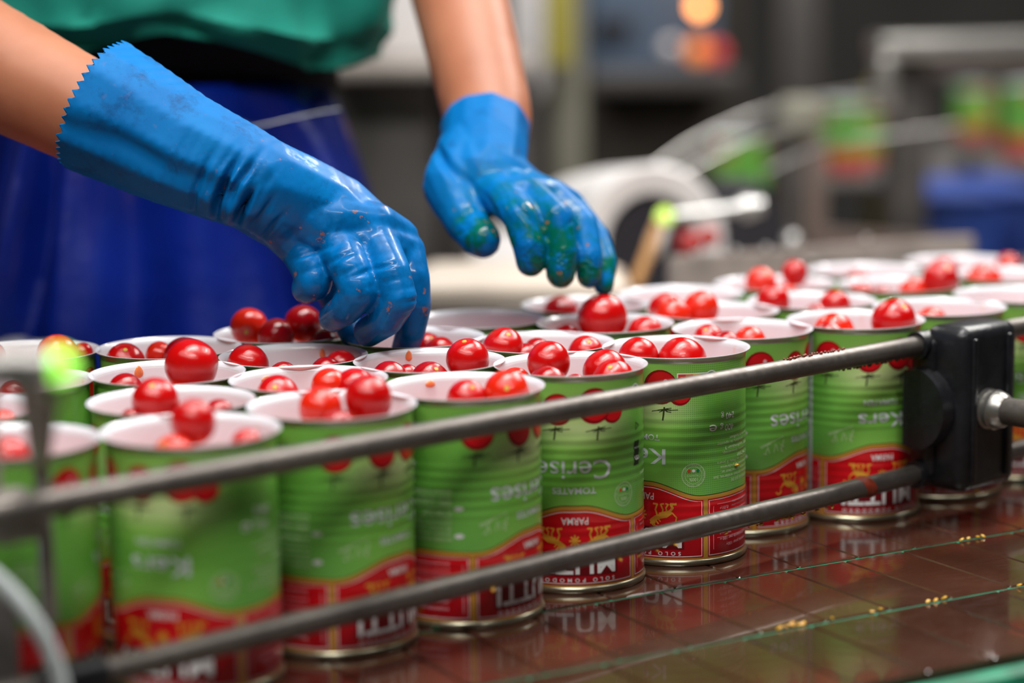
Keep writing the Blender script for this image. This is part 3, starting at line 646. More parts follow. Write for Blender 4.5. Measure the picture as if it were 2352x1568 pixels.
for i, (can, p, r_, mk, word, scar) in enumerate(placed):
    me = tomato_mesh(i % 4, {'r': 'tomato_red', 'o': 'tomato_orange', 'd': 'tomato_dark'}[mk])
    o = bpy.data.objects.new('cherry_tomato', me); S.collection.objects.link(o); o.location = p; o.scale = (r_, r_, r_*random.uniform(.97, 1.03))
    o.rotation_euler = (random.uniform(1.6, 3.4), random.uniform(-1.2, 1.2), random.uniform(0, 6))
    sh = CANS[can][4]
    tag(o, word+' cherry tomato in the '+sh, 'tomato', 'cherry tomatoes in the cans')
    if scar or i % 5 == 2:
        bm = bmesh.new(); lathe(bm, [(0, .012), (.06, .010), (.10, .0), (.12, -.03)], 12); so = obj('stem_scar', bm, 'scar_yellow', o)
        if scar:
            q = at(p and 0, 0, 1) if False else None
            # direction of the scar, given by its pixel offset from the centre
            ex, ey, ez = scar; k = mpx(p); dv = EX*ex*k-UP*ey*k
            if dv.length > r_*.97: dv = dv.normalized()*r_*.97
            dv = dv-FW*math.sqrt(max(0, r_*r_-dv.length_squared))
        else: dv = Vector((random.uniform(-.5, .5), -.6, .8))*r_
        dv.normalize(); o.rotation_euler = dv.to_track_quat('Z', 'Y').to_euler(); so.location = (0, 0, .975)

# ------------------------------------------------------------------ guide rails, clamp, sensor post
RT = R(41.5); RD = Vector((math.cos(RT), math.sin(RT), 0)); RN = Vector((math.sin(RT), -math.cos(RT), 0)); RC = -.7395
def rp(s, z, n_=0): return RN*(RC+n_)+RD*s+Vector((0, 0, z))
ZU, ZL, RR = .1008, .0284, .0054
bm = bmesh.new(); tube(bm, [rp(.385, ZU)+(rp(.955, ZU)-rp(.385, ZU))*k/12 for k in range(13)], RR, 24, round_end=True)
o = obj('guide_rail', bm, 'rail_steel'); tag(o, 'upper steel guide rail running in front of the cans into the clamp', 'rail', 'round steel guide rails')
bm = bmesh.new(); tube(bm, [rp(.30, ZL)+(rp(.962, ZL)-rp(.30, ZL))*k/12 for k in range(13)], RR, 24, round_end=True)
o = obj('guide_rail', bm, 'rail_steel'); tag(o, 'lower steel guide rail speckled with yellow seeds before the can bases', 'rail', 'round steel guide rails')
o = rod('guide_rail', rp(1.012, ZU), rp(1.5, ZU), RR, 'rail_steel'); tag(o, 'short upper rail beyond the black clamp', 'rail', 'round steel guide rails')
o = rod('guide_rail', rp(1.012, ZL), rp(1.5, ZL), RR, 'rail_steel'); tag(o, 'short lower rail beyond the black clamp', 'rail', 'round steel guide rails')
cl = empty('rail_clamp', rp(.98, 0, .01)); tag(cl, 'black moulded plastic clamp holding both guide rails', 'clamp')
cl.rotation_euler = (0, 0, RT); MI = Matrix.Rotation(RT, 4, 'Z'); MI.translation = cl.location; MI = MI.inverted()
def clp(s_, n_, z): return Vector((s_-.98, -n_+.01, z))       # clamp's own frame: x along the rail, y away from the camera
bm = bmesh.new(); box(bm, clp(.983, .0135, .066), (.050, .029, .092), None, .007, 4); box(bm, clp(.962, .001, .066), (.016, .016, .078), None, .004, 3)
obj('clamp_body', bm, 'black_plastic', cl)
for dz in (-1, 1):
    bm = bmesh.new(); tube(bm, [clp(.951, 0, .0646+dz*.0362), clp(.962, 0, .0646+dz*.0362)], .0078, 24); obj('rail_socket', bm, 'black_plastic', cl)
bm = bmesh.new()     # half-round boss on the face towards the cans
pr = [(-.0085, -.021)]+[(.0*1+.0235*math.cos(a)-.0035, .0235*math.sin(a)) for a in [R(-80+160*k/20) for k in range(21)]]+[(-.0085, .021)]
for sx in (.9475, .960):
    vs = [bm.verts.new(clp(sx, n_+.002, .066+z)) for n_, z in pr]; bm.faces.new(vs)
n_ = len(pr); bm.verts.ensure_lookup_table()
for k in range(n_): bm.faces.new((bm.verts[k], bm.verts[(k+1) % n_], bm.verts[n_+(k+1) % n_], bm.verts[n_+k]))
bmesh.ops.bevel(bm, geom=list(bm.edges), offset=.0008, segments=1, affect='EDGES'); obj('boss', bm, 'black_plastic', cl)
bm = bmesh.new(); box(bm, clp(.997, .0285, .066), (.004, .003, .080), None, .0012, 2); box(bm, clp(.966, .0285, .066), (.004, .003, .080), None, .0012, 2); obj('rib', bm, 'black_plastic', cl)
ms = empty('mounting_rod', rp(.978, .065, .028)); tag(ms, 'short steel mounting rod with a ringed collar on the black clamp', 'rod')
def loc(o): o.matrix_parent_inverse = Matrix.Translation(-o.parent.location); return o
loc(rod('shaft', rp(.978, .066, .026), rp(.978, .066, .30), .0076, 'rail_steel', ms))
bm = bmesh.new(); tube(bm, [rp(.978, .066, .027+q) for q in (0, .001, .003, .0035, .0045, .0075, .008, .009, .012, .0145)], [.0095, .0112, .0112, .0102, .0102, .0112, .0104, .0104, .0096, .008], 28); loc(obj('collar', bm, 'steel', ms))
# seeds
def seed_mesh():
    bm = bmesh.new(); bmesh.ops.create_uvsphere(bm, u_segments=10, v_segments=7, radius=1)
    for v in bm.verts: v.co = Vector((v.co.x*(1-.25*v.co.x), v.co.y*.62, v.co.z*.4))
    return mesh_of('tomato_seed', bm, ('seed_yellow',))
sm_ = seed_mesh()
def seed(p, sc, label, group):
    o = bpy.data.objects.new('tomato_seed', sm_); S.collection.objects.link(o); o.location = p; o.scale = (sc,)*3; o.rotation_euler = [random.uniform(-.5, .5), random.uniform(-.5, .5), random.uniform(0, 3)]
    tag(o, label, 'seed', group)
def rail_s(u, z, n_=0):
    lo, hi = .2, 1.4
    for _ in range(40):
        m_ = (lo+hi)/2; p = rp(m_, z, n_)-Vector((0, 0, CH)); a = p.dot(cx_)/p.dot(FW)*FPX+1176
        if a < u: lo = m_
        else: hi = m_
    return lo
for u, f in ((958, .9), (1117, .4), (1412, .6), (1461, .8), (1500, .75), (1537, .5), (1660, .75), (1715, .8), (1735, .85), (1746, .95), (1785, 1), (1793, .9), (1808, 1.05), (1813, .9), (1822, 1.0), (1838, .9), (1842, .8), (1872, .85), (1895, .9), (1905, .8)):
    s_ = rail_s(u, ZL); a = R(-10-75*f); seed(rp(s_, ZL+math.sin(a)*(RR+.0008), math.cos(a)*(RR+.0008)), random.uniform(.0011, .0016), 'yellow tomato seed stuck under the lower guide rail', 'seeds on the lower rail')
for u, v in ((1792, 1443), (1805, 1440), (1817, 1436), (1822, 1431), (1834, 1436), (1846, 1433), (1912, 1422), (2002, 1406), (2022, 1400), (2132, 1382), (2150, 1379), (2170, 1374), (2340, 1346)):
    seed(on_z(u, v, .0006)+Vector((0, 0, .0005)), random.uniform(.0012, .0018), 'yellow tomato seed lying on the lane joint nearer the green edge guide', 'seeds on the near lane joint')
for u, v in ((2210, 1240), (2225, 1237), (2245, 1234), (2257, 1232)):
    seed(on_z(u, v, .0006)+Vector((0, 0, .0005)), random.uniform(.0012, .0016), 'yellow tomato seed on the lane joint below the black clamp', 'seeds on the far lane joint')
p = at(1706, 1081, CANS['F'][1]-.036); p = Vector((CANS['F'][0]+.0369*math.cos(-.62), CANS['F'][1]+.0369*math.sin(-.62), p.z))
seed(p, .002, 'yellow tomato seed stuck to the label of the 400 g can', None)
s_ = rail_s(1985, ZL); bm = bmesh.new(); rg_ = tube(bm, [rp(s_-.004, ZL)+RD*.0085*k/6 for k in range(7)], [RR+q for q in (.0001, .0005, .0009, .0011, .0010, .0006, .0001)], 20)
for v in bm.verts: v.co -= RD*.45*(v.co.z-ZL)+Vector((0, 0, 0))
o = obj('pulp_smear', bm, 'pulp_brown'); tag(o, 'rust-red blob of dried pulp across the lower rail near the clamp', 'pulp smear')
bm = bmesh.new()
for k in range(26):
    s_ = rail_s(1800+k*5.5, ZU); a = R(86+random.uniform(-12, 8)); q = bmesh.ops.create_icosphere(bm, subdivisions=1, radius=random.uniform(.0005, .0011), matrix=Matrix.Translation(rp(s_, ZU+math.sin(a)*(RR+.0003), math.cos(a)*RR)))
for k in range(22):
    s_ = rail_s(1930+k*8, ZU); a = R(-86+random.uniform(-12, 8)); q = bmesh.ops.create_icosphere(bm, subdivisions=1, radius=random.uniform(.0005, .0013), matrix=Matrix.Translation(rp(s_, ZU+math.sin(a)*(RR+.0003), math.cos(a)*RR)))
o = obj('pulp_crumbs', bm, 'pulp_brown'); tag(o, 'red pulp crumbs clinging to the upper rail near the clamp', 'pulp', kind='stuff')

# sensor post at the near end
sp0 = at(100, 1500, .845)
sn = empty('sensor_post', (sp0.x, sp0.y, 0)); tag(sn, 'blurred steel sensor post with a glowing green light and rail bracket', 'sensor')
px_ = lambda u, v, Y=.845: at(u, v, Y)
loc(rod('post_rod', px_(116, 1420), px_(96, 1080), .0031, 'steel_matt', sn)); loc(rod('post_rod', px_(96, 1085, .845), px_(60, 870, .800), .0034, 'steel_matt', sn))
loc(rod('arm', px_(92, 1060, .84), px_(118, 880, .72), .0036, 'steel_matt', sn))
bm = bmesh.new(); tube(bm, [px_(-120, 852, .72), px_(20, 846, .72), px_(24, 846, .72), px_(60, 845, .72), px_(64, 845, .72), px_(122, 843, .72)], [.0065, .0065, .0078, .0078, .0062, .0062], 24); loc(obj('sensor_barrel', bm, 'steel', sn))
bm = bmesh.new(); tube(bm, [px_(122, 842, .72), px_(150, 840, .72), px_(168, 839, .72), px_(176, 838, .72)], [.0060, .0060, .0045, .002], 24); loc(obj('indicator_light', bm, 'led_green', sn))
c = px_(22, 1185, .83); bm = bmesh.new(); box(bm, c, (.020, .020, .019), Matrix.Rotation(RT, 3, 'Z'), .003, 3); loc(obj('rail_bracket', bm, 'steel_matt', sn))
c = px_(-10, 1430, .83); bm = bmesh.new(); box(bm, (c.x, c.y, .005), (.016, .012, .118), None, .002, 2); loc(obj('upright', bm, 'steel_dark', sn))
c = px_(-40, 1060, .83); bm = bmesh.new(); box(bm, c, (.012, .012, .06), None, .002, 2); loc(obj('bracket_plate', bm, 'steel_matt', sn))
bm = bmesh.new(); tube(bm, catmull([px_(-60, 1290, .80), px_(0, 1335, .80), px_(60, 1400, .80), (px_(108, 1480, .80)), px_(142, 1580, .80), px_(150, 1700, .80)], 8), .0032, 16); o = obj('sensor_cable', bm, 'cable_white'); tag(o, 'thick white cable curving past the sensor post', 'cable')
bm = bmesh.new(); q = rail_s(232, ZL); tube(bm, [rp(q-.03, ZL), rp(q, ZL)], .0078, 24); o = obj('rail_collar', bm, 'black_plastic'); tag(o, 'black collar at the near end of the lower guide rail', 'collar')

# ------------------------------------------------------------------ the worker
person = empty('person', at(350, 700, 1.5)); tag(person, 'person in a teal shirt and blue apron, both gloved hands over the open cans', 'person')
PL = Matrix.Translation(-person.location)
def pchild(o): o.matrix_parent_inverse = PL.copy(); return o
def blob_mesh(name, bones, voxel, smooth_it=6, fac=.5):
    bm = bmesh.new()
    for (p0, r0, p1, r1) in bones:
        L_ = (p1-p0).length; n = max(2, int(L_/(min(r0, r1)*.22))+1)
        for k in range(n+1):
            t_ = k/n; bmesh.ops.create_icosphere(bm, subdivisions=2, radius=r0+(r1-r0)*t_, matrix=Matrix.Translation(p0.lerp(p1, t_)))
    me = bpy.data.meshes.new(name); bm.to_mesh(me); bm.free(); o = bpy.data.objects.new('tmp', me); S.collection.objects.link(o)
    m = o.modifiers.new('r', 'REMESH'); m.mode = 'VOXEL'; m.voxel_size = voxel; m.adaptivity = 0
    m = o.modifiers.new('s', 'SMOOTH'); m.factor = fac; m.iterations = smooth_it
    bpy.context.view_layer.update(); out = bpy.data.meshes.new_from_object(o.evaluated_get(bpy.context.evaluated_depsgraph_get())); out.name = name
    bpy.data.objects.remove(o); bpy.data.meshes.remove(me); return out
def J(u, v, Y, rpx): p = at(u, v, Y); return (p, rpx*mpx(p))
def chain(*js): return [(a[0], a[1], b[0], b[1]) for a, b in zip(js, js[1:])]
def wrinkle(me, creases, fine=.00035):
    """creases: (centre, axis across the folds, reach along, reach around, pitch, depth)"""
    nrm = [v.normal.copy() for v in me.vertices]
    for v, n_ in zip(me.vertices, nrm):
        d = 0
        for c, ax, la, lr, pit, dep, side in creases:
            q = v.co-c; a = q.dot(ax); r2 = (q-ax*a).length
            if abs(a) > la*2.2 or r2 > lr*2.2: continue
            wgt = math.exp(-(a/la)**2-(r2/lr)**2)
            if side is not None: wgt *= max(0, min(1, .5+1.2*n_.dot(side)))
            s_ = math.cos(2*PI*a/pit+1.1*noise.noise(v.co*38)+18*r2); d += dep*wgt*(.35-max(0, s_)**1.6*1.35)
        d += fine*noise.noise(v.co*34)+fine*.25*noise.noise(v.co*110)
        v.co += n_*d
def paint(me, name, f):
    a = me.attributes.new(name, 'FLOAT', 'POINT'); a.data.foreach_set('value', [f(v.co) for v in me.vertices])
def cuff_cut(me, c, ax, rim_len, teeth, amp, mat, name, parent, flare=1.0):
    """open the cuff: cut the solid at plane c/ax (ax points up the arm), drop the cap, add a pinked hem, give it thickness"""
    bm = bmesh.new(); bm.from_mesh(me)
    bmesh.ops.bisect_plane(bm, geom=bm.verts[:]+bm.edges[:]+bm.faces[:], plane_co=c, plane_no=ax, clear_outer=True, dist=1e-6)
    be = [e for e in bm.edges if e.is_boundary]
    ring = [v for v in {v for e in be for v in e.verts} if abs((v.co-c).dot(ax)) < 1e-4]
    a = ax.orthogonal().normalized(); b = ax.cross(a)
    ctr = sum((v.co for v in ring), Vector())/len(ring)
    bmesh.ops.subdivide_edges(bm, edges=be, cuts=1)
    for v in bm.verts:
        dd = (c-v.co).dot(ax)
        if dd > .006: continue
        an = math.atan2((v.co-ctr).dot(b), (v.co-ctr).dot(a))/(2*PI)*teeth
        tri = 1-abs((an % 1)*2-1)*2; w_ = 1-dd/.006; v.co += ax*amp*tri*w_*w_
    out = bpy.data.meshes.new(name); bm.to_mesh(out); bm.free()
    for p in out.polygons: p.use_smooth = True
    out.materials.append(MATS[mat]); o = bpy.data.objects.new(name, out); S.collection.objects.link(o)
    m = o.modifiers.new('thick', 'SOLIDIFY'); m.thickness = .0007; m.offset = -1
    o.parent = parent; return pchild(o)
# --- cuffed glove (image left): forearm almost in the plane of focus, fingers curled into a can
wr = J(592, 424, 1.145, 116)
cuffA = J(415, 345, 1.150, 140); cuffB = J(170, 215, 1.170, 172)
mc = [J(694, 572, 1.150, 52), J(778, 558, 1.142, 54), J(862, 556, 1.146, 54), J(928, 580, 1.160, 50)]
g1 = chain(wr, cuffA, cuffB)
g1 += chain(wr, J(655, 500, 1.150, 80), mc[0]); g1 += chain(wr, J(700, 484, 1.150, 84), mc[1]); g1 += chain(wr, J(745, 474, 1.155, 84), mc[2]); g1 += chain(wr, J(780, 482, 1.162, 82), mc[3])
g1 += chain(*mc); g1 += chain(J(690, 525, 1.150, 60), J(775, 510, 1.145, 64), J(860, 520, 1.152, 58), J(915, 548, 1.163, 48)); g1 += chain(J(712, 605, 1.145, 40), J(790, 590, 1.138, 42), J(870, 590, 1.142, 42), J(940, 610, 1.158, 38))
k_ = J(722, 650, 1.134, 43); g1 += chain(mc[0], J(712, 615, 1.138, 46), k_); g1 += chain(k_, J(704, 662, 1.140, 37), J(702, 668, 1.156, 32))
k_ = J(822, 672, 1.119, 46); g1 += chain(mc[1], J(806, 625, 1.124, 47), k_); g1 += chain(k_, J(795, 708, 1.124, 41), J(764, 729, 1.138, 35))
k_ = J(916, 686, 1.121, 45); g1 += chain(mc[2], J(900, 630, 1.126, 46), k_); g1 += chain(k_, J(888, 734, 1.126, 41), J(846, 762, 1.142, 36))
g1 += chain(mc[3], J(948, 640, 1.150, 42), J(956, 700, 1.148, 38), J(945, 758, 1.153, 36), J(928, 806, 1.162, 33))
g1 += chain(J(700, 540, 1.175, 50), J(760, 660, 1.195, 42), J(790, 730, 1.185, 36), J(812, 774, 1.172, 29))
me = blob_mesh('glove', g1, .0014, 5)
axA = (cuffB[0]-wr[0]).normalized(); dn = Vector((0, 0, -1)); cm = Vector((0, -1, 0))
def X(u, v, Y, u2, v2, la, lr, pit, dep, side=cm): return (at(u, v, Y), (at(u2, v2, Y)-at(u, v, Y)).normalized(), la, lr, pit, dep, side)
wrinkle(me, [
 X(505, 455, 1.12, 470, 440, .012, .016, .013, .0085), X(548, 492, 1.12, 515, 470, .009, .013, .011, .0075), X(545, 430, 1.12, 500, 402, .010, .017, .0125, .0030), X(598, 545, 1.12, 560, 505, .008, .011, .009, .0055), X(640, 575, 1.12, 610, 545, .007, .010, .008, .0050),
 X(700, 590, 1.12, 690, 562, .006, .011, .0085, .0034), X(775, 600, 1.11, 760, 570, .006, .009, .008, .0032), X(868, 618, 1.11, 860, 590, .006, .009, .008, .0028),
 X(735, 560, 1.12, 705, 545, .006, .010, .009, .0026), X(812, 640, 1.10, 805, 612, .005, .009, .006, .0016), X(905, 650, 1.10, 900, 620, .005, .009, .006, .0016), X(950, 690, 1.12, 948, 660, .006, .009, .007, .0012),
 X(300, 345, 1.12, 330, 265, .007, .07, .06, .0026)], .0006)
hand_c = at(830, 640, 1.14)
paint(me, 'grime', lambda c: max(0, min(1, 1.25-(c-hand_c).length/.085))); paint(me, 'grip', lambda c: 0.0)
cc = at(222, 243, 1.166)
def noaxis(me, v): pass
glove1 = cuff_cut(me, cc, axA, .004, 46, .0018, 'glove_blue', 'glove', person, 1.0)
glove1['label'] = 'blue rubber glove with a pinked cuff, fingers curled into a can'
# --- spread glove (image right)
w2 = J(1112, 405, 1.272, 96)
cu1 = J(1112, 350, 1.292, 106); cu2 = J(1118, 240, 1.335, 110)
m2 = [J(1158, 456, 1.238, 46), J(1212, 446, 1.243, 44), J(1264, 450, 1.254, 42), J(1308, 470, 1.268, 37)]
g2 = chain(w2, cu1, cu2); g2 += chain(J(1085, 360, 1.285, 88), J(1040, 425, 1.265, 72), J(1050, 465, 1.255, 60))
for k, m_ in enumerate(m2): g2 += chain(w2, J(1135+25*k, 440, 1.258+.006*k, 62-3*k), m_)
g2 += chain(*m2); 
g2 += chain(J(1050, 460, 1.256, 60), J(1072, 512, 1.242, 50), J(1098, 542, 1.230, 47), J(1110, 552, 1.224, 43))
g2 += chain(m2[0], J(1196, 500, 1.212, 42), J(1214, 560, 1.206, 39), J(1219, 602, 1.206, 36))
g2 += chain(m2[1], J(1276, 500, 1.220, 40), J(1292, 575, 1.214, 39), J(1288, 626, 1.212, 37))
g2 += chain(m2[2], J(1338, 515, 1.236, 35), J(1352, 590, 1.224, 35), J(1353, 632, 1.222, 32))
g2 += chain(m2[3], J(1368, 545, 1.252, 33), J(1390, 605, 1.238, 31), J(1387, 655, 1.228, 26))
me = blob_mesh('glove', g2, .0014, 5)
axB = (cu2[0]-w2[0]).normalized()
wrinkle(me, [
 X(1075, 455, 1.22, 1110, 425, .008, .016, .012, .0032), X(1125, 470, 1.22, 1165, 445, .007, .012, .010, .0030), X(1245, 470, 1.20, 1275, 455, .006, .010, .009, .0024), X(1190, 475, 1.2, 1220, 450, .006, .010, .009, .0020),
 X(1030, 370, 1.26, 1070, 330, .012, .02, .020, .0034), X(1065, 500, 1.22, 1050, 470, .006, .010, .008, .0016), X(1320, 500, 1.22, 1300, 470, .005, .008, .007, .0014)], .0005)
tips = [at(1235, 590, 1.198), at(1300, 610, 1.200), at(1362, 615, 1.212), at(1125, 570, 1.215), at(1396, 640, 1.22)]
hc = at(1230, 540, 1.22)
tg = [at(1222, 600, 1.208), at(1288, 620, 1.212), at(1353, 625, 1.222), at(1115, 560, 1.224), at(1390, 650, 1.228)]
paint(me, 'grime', lambda c: max(0, min(1, 1.3-(c-hc).length/.055))+max([0]+[2.2*max(0, 1.2-(c-q).length/.022) for q in tg])); paint(me, 'grip', lambda c: max([0]+[min(1, 1.6-(c-q).length/.0085) for q in tips[:3]]))
glove2 = cuff_cut(me, at(1113, 296, 1.311), axB, .003, 52, .0009, 'glove_blue_stained', 'glove', person, 1.02)
glove2['label'] = 'stained blue rubber glove with spread fingers, little finger pressing a tomato'
# --- body: torso, arms, neck in one skinned mesh
sh1, sh2 = Vector((-.43, 1.50, .60)), Vector((-.09, 1.52, .60)); ch = Vector((-.26, 1.53, .52))
body = []
body += [(ch, .10, Vector((-.255, 1.56, .25)), .085), (Vector((-.31, 1.57, .18)), .07, Vector((-.35, 1.58, -.80)), .045), (Vector((-.19, 1.57, .18)), .07, Vector((-.15, 1.58, -.80)), .045), (Vector((-.255, 1.56, .25)), .085, Vector((-.25, 1.57, .12)), .085)]
body += [(ch, .09, sh1, .055), (ch, .09, sh2, .055), (ch, .08, Vector((-.26, 1.53, .70)), .045)]
el1 = at(-560, -190, 1.27); body += [(sh1, .05, el1, .040), (el1, .040, at(-60, 130, 1.205), .0355), (at(-60, 130, 1.205), .0355, at(260, 292, 1.162), .0285), (at(260, 292, 1.162), .0285, wr[0], .019)]
el2 = at(1000, -290, 1.47); body += [(sh2, .05, el2, .040), (el2, .040, at(1058, 0, 1.40), .0322), (at(1058, 0, 1.40), .0322, at(1122, 270, 1.323), .0285), (at(1122, 270, 1.323), .0285, w2[0], .018)]
me = blob_mesh('body', body, .006, 4); [setattr(p, 'use_smooth', True) for p in me.polygons]; pchild(link('body', me, person, ('skin',))).data
def skin_ring(name, rows, mat, seg=96, thick=.003, folds=None):
    """rows: (centre, half width x, half depth y); closed garment tube with folds"""
    bm = bmesh.new(); rings = []
    for i, (c, a, b) in enumerate(rows):
        rr_ = []
        for k in range(seg):
            q = 2*PI*k/seg; p = Vector((c.x+a*math.cos(q), c.y+b*math.sin(q), c.z)); n_ = Vector((math.cos(q)/a, math.sin(q)/b, 0)).normalized()
            rr_.append(bm.verts.new(p+n_*(folds(p, q, i/(len(rows)-1)) if folds else 0)+Vector((0, 0, .0))))
        rings.append(rr_)
    for A2, B2 in zip(rings, rings[1:]):
        for k in range(seg): bm.faces.new((A2[k], A2[(k+1) % seg], B2[(k+1) % seg], B2[k]))
    me = mesh_of(name, bm, (mat,)); o = link(name, me, person); m = o.modifiers.new('t', 'SOLIDIFY'); m.thickness = thick; return pchild(o)
def lerp_rows(keys, n):
    out = []
    for i in range(n):
        t_ = i/(n-1)*(len(keys)-1); k = min(int(t_), len(keys)-2); f = t_-k; f = f*f*(3-2*f)
        out.append((keys[k][0].lerp(keys[k+1][0], f), keys[k][1]*(1-f)+keys[k+1][1]*f, keys[k][2]*(1-f)+keys[k+1][2]*f))
    return out
V3 = Vector
skin_ring('trousers', lerp_rows([(V3((-.243, 1.56, .305)), .122, .100), (V3((-.243, 1.56, .262)), .124, .102), (V3((-.245, 1.56, .21)), .122, .100), (V3((-.25, 1.56, .05)), .155, .105), (V3((-.25, 1.57, -.3)), .175, .105), (V3((-.25, 1.57, -.78)), .16, .10)], 14), 'navy_cloth')
def shirt_f(p, q, t_): return .018*noise.noise(Vector((q*2.2, t_*4, 3)))+.012*noise.noise(Vector((q*5, t_*9, 1)))
sr_ = lerp_rows([(V3((-.243, 1.555, .272)), .120, .095), (V3((-.243, 1.545, .268)), .142, .125), (V3((-.240, 1.545, .283)), .156, .138), (V3((-.242, 1.545, .33)), .168, .138), (V3((-.25, 1.54, .42)), .175, .13), (V3((-.255, 1.54, .52)), .18, .125), (V3((-.26, 1.54, .60)), .17, .10), (V3((-.26, 1.54, .645)), .09, .07)], 40)
o = skin_ring('shirt', sr_, 'shirt_teal', 128, folds=shirt_f)
for v in o.data.vertices:      # hem dips at both sides as in the pose
    if v.co.z < .32: v.co.z += (-.020*math.exp(-((v.co.x+.118)/.045)**2)-.004*math.exp(-((v.co.x+.29)/.05)**2)+.006*math.exp(-((v.co.x+.22)/.03)**2))*(.32-v.co.z)/.05
def slv(name, a, b, r0, r1):
    bm = bmesh.new(); n = 14; rings = tube(bm, [a.lerp(b, k/n) for k in range(n+1)], [r0+(r1-r0)*k/n for k in range(n+1)], 40, caps=False)
    for v in bm.verts: v.co += Vector((1, 1, 1))*.006*noise.noise(v.co*18)
    o = obj(name, bm, 'shirt_teal', person); m = o.modifiers.new('t', 'SOLIDIFY'); m.thickness = .002; return pchild(o)
slv('sleeve', sh1+V3((.03, .02, .02)), sh1.lerp(el1, .55), .070, .062); slv('sleeve', sh2+V3((-.03, .02, .02)), sh2.lerp(el2, .5), .070, .062)
# apron: vinyl sheet round the front, flaring down, with folds
bm = bmesh.new(); NA, NB = 160, 130; gr = []
for j in range(NB+1):
    t_ = j/NB; z = .240-.80*t_; row = []
    for k in range(NA+1):
        q = PI+.10+(PI-.2)*k/NA          # round the front, from image left to right
        fl = min(1, t_/.42); hw = .122+.105*fl**.85+.06*t_; hd = .124+.06*fl
        fold = (.009*math.sin(q*9+1.5*t_)+.006*math.sin(q*17+3*t_))*min(1, t_*5)+.010*noise.noise(Vector((q*3, t_*5, 2)))
        lf = math.exp(-((q-4.22)/.20)**2)*math.exp(-((t_-.12)/.11)**2); fold += .016*lf*math.cos((q-4.22)*30)
        # crease pulled from the waist across to the far hip
        fold += .012*math.exp(-((z-(.205-.18*(q-4.9)**2))/.030)**2)*math.exp(-((q-5.2)/.45)**2)
        row.append(bm.verts.new((-.250+(hw+fold)*math.cos(q)+.012*fl, 1.56+(hd+fold)*math.sin(q), z)))
    gr.append(row)
for A2, B2 in zip(gr, gr[1:]):
    for k in range(NA): bm.faces.new((A2[k], A2[k+1], B2[k+1], B2[k]))
ap = obj('apron', bm, 'apron_blue', person); m = ap.modifiers.new('t', 'SOLIDIFY'); m.thickness = .0015; pchild(ap)
bm = bmesh.new(); tube(bm, catmull([at(540, 300, 1.428), at(620, 283, 1.426), at(700, 265, 1.43), at(780, 250, 1.45)], 6), .0005, 8); pchild(obj('apron_string', bm, 'hose_clear', person))

# ------------------------------------------------------------------ things beyond the belt, all far out of focus
def bx(name, u0, v0, u1, v1, Y, dep, mat, parent=None, bev=.004):
    a = at(u0, v0, Y); b = at(u1, v1, Y); bm = bmesh.new(); box(bm, ((a.x+b.x)/2, Y+dep/2, (a.z+b.z)/2), (abs(b.x-a.x), dep, abs(a.z-b.z)), None, bev); return obj(name, bm, mat, parent)
# grey side plate of the second conveyor
spl = empty('side_plate', (0, 0, 0)); tag(spl, 'scratched grey steel side plate behind the farthest cans', 'plate')
a, b = at(1540, 590, 1.66), at(2240, 540, 1.80)
def plate(a, b, h, th, mat, nm, par, lift=0):
    bm = bmesh.new(); d = (b-a); d.z = 0; n_ = Vector((d.y, -d.x, 0)).normalized()*th
    vs = [bm.verts.new(p) for p in (a, b, b-V3((0, 0, h)), a-V3((0, 0, h)), a-n_, b-n_, b-n_-V3((0, 0, h)), a-n_-V3((0, 0, h)))]
    for f in ((0, 1, 2, 3), (7, 6, 5, 4), (0, 4, 5, 1), (3, 2, 6, 7), (0, 3, 7, 4), (1, 5, 6, 2)): bm.faces.new([vs[i] for i in f])
    bmesh.ops.bevel(bm, geom=list(bm.edges), offset=.0015, segments=2, affect='EDGES'); return obj(nm, bm, mat, par)
plate(a, b, .14, .006, 'plate_grey', 'plate', spl); 
for u, v in ((1595, 584), (1690, 574), (1760, 568), (1820, 562), (1990, 548), (1865, 600), (1620, 582)):
    p = at(u, v, 1.655+(u-1540)*.0002); bm = bmesh.new(); bmesh.ops.create_icosphere(bm, subdivisions=2, radius=.0022, matrix=Matrix.Translation(p)); obj('bolt', bm, 'rim_steel', spl)
plate(at(1880, 520, 1.98), at(2240, 548, 2.0), .09, .01, 'post_brown', 'rear_plate', spl)
# white tub lying on its side with tomatoes
tb = empty('tub', at(1500, 560, 1.95)); tag(tb, 'white plastic tub lying on its side behind the spread glove', 'tub'); cI = at(1520, 570, 1.95)
bm = bmesh.new(); ax = V3((.35, -.93, .05)).normalized(); lathe(bm, [(0, .20), (.050, .20), (.062, .185), (.072, .10), (.078, .0), (.074, -.004), (.050, .0), (.047, .03), (.044, .12), (0, .13)], 48)
bmesh.ops.transform(bm, matrix=(V3((-.35, .93, -.05)).to_track_quat('Z', 'Y')).to_matrix().to_4x4(), verts=bm.verts); bmesh.ops.scale(bm, vec=(.92, 1, .92), verts=bm.verts); obj('tub_wall', bm, 'white_plastic', tb)
bm = bmesh.new(); lathe(bm, [(0, .004), (.0465, .004), (.0465, .012), (0, .012)], 40); bmesh.ops.transform(bm, matrix=(V3((-.35, .93, -.05)).to_track_quat('Z', 'Y')).to_matrix().to_4x4(), verts=bm.verts); bmesh.ops.scale(bm, vec=(.92, 1, .92), verts=bm.verts); obj('opening', bm, 'dark_rubber', tb)  # dark disc across the mouth stands in for the shade inside the tub
bx('sling_table', 930, 648, 1450, 720, 1.74, .16, 'cream_plastic', None, .02); tag(bpy.context.scene.objects['sling_table'], 'cream plastic tray surface below the spread glove', 'tray'); S.objects['sling_table'].name = 'tray'
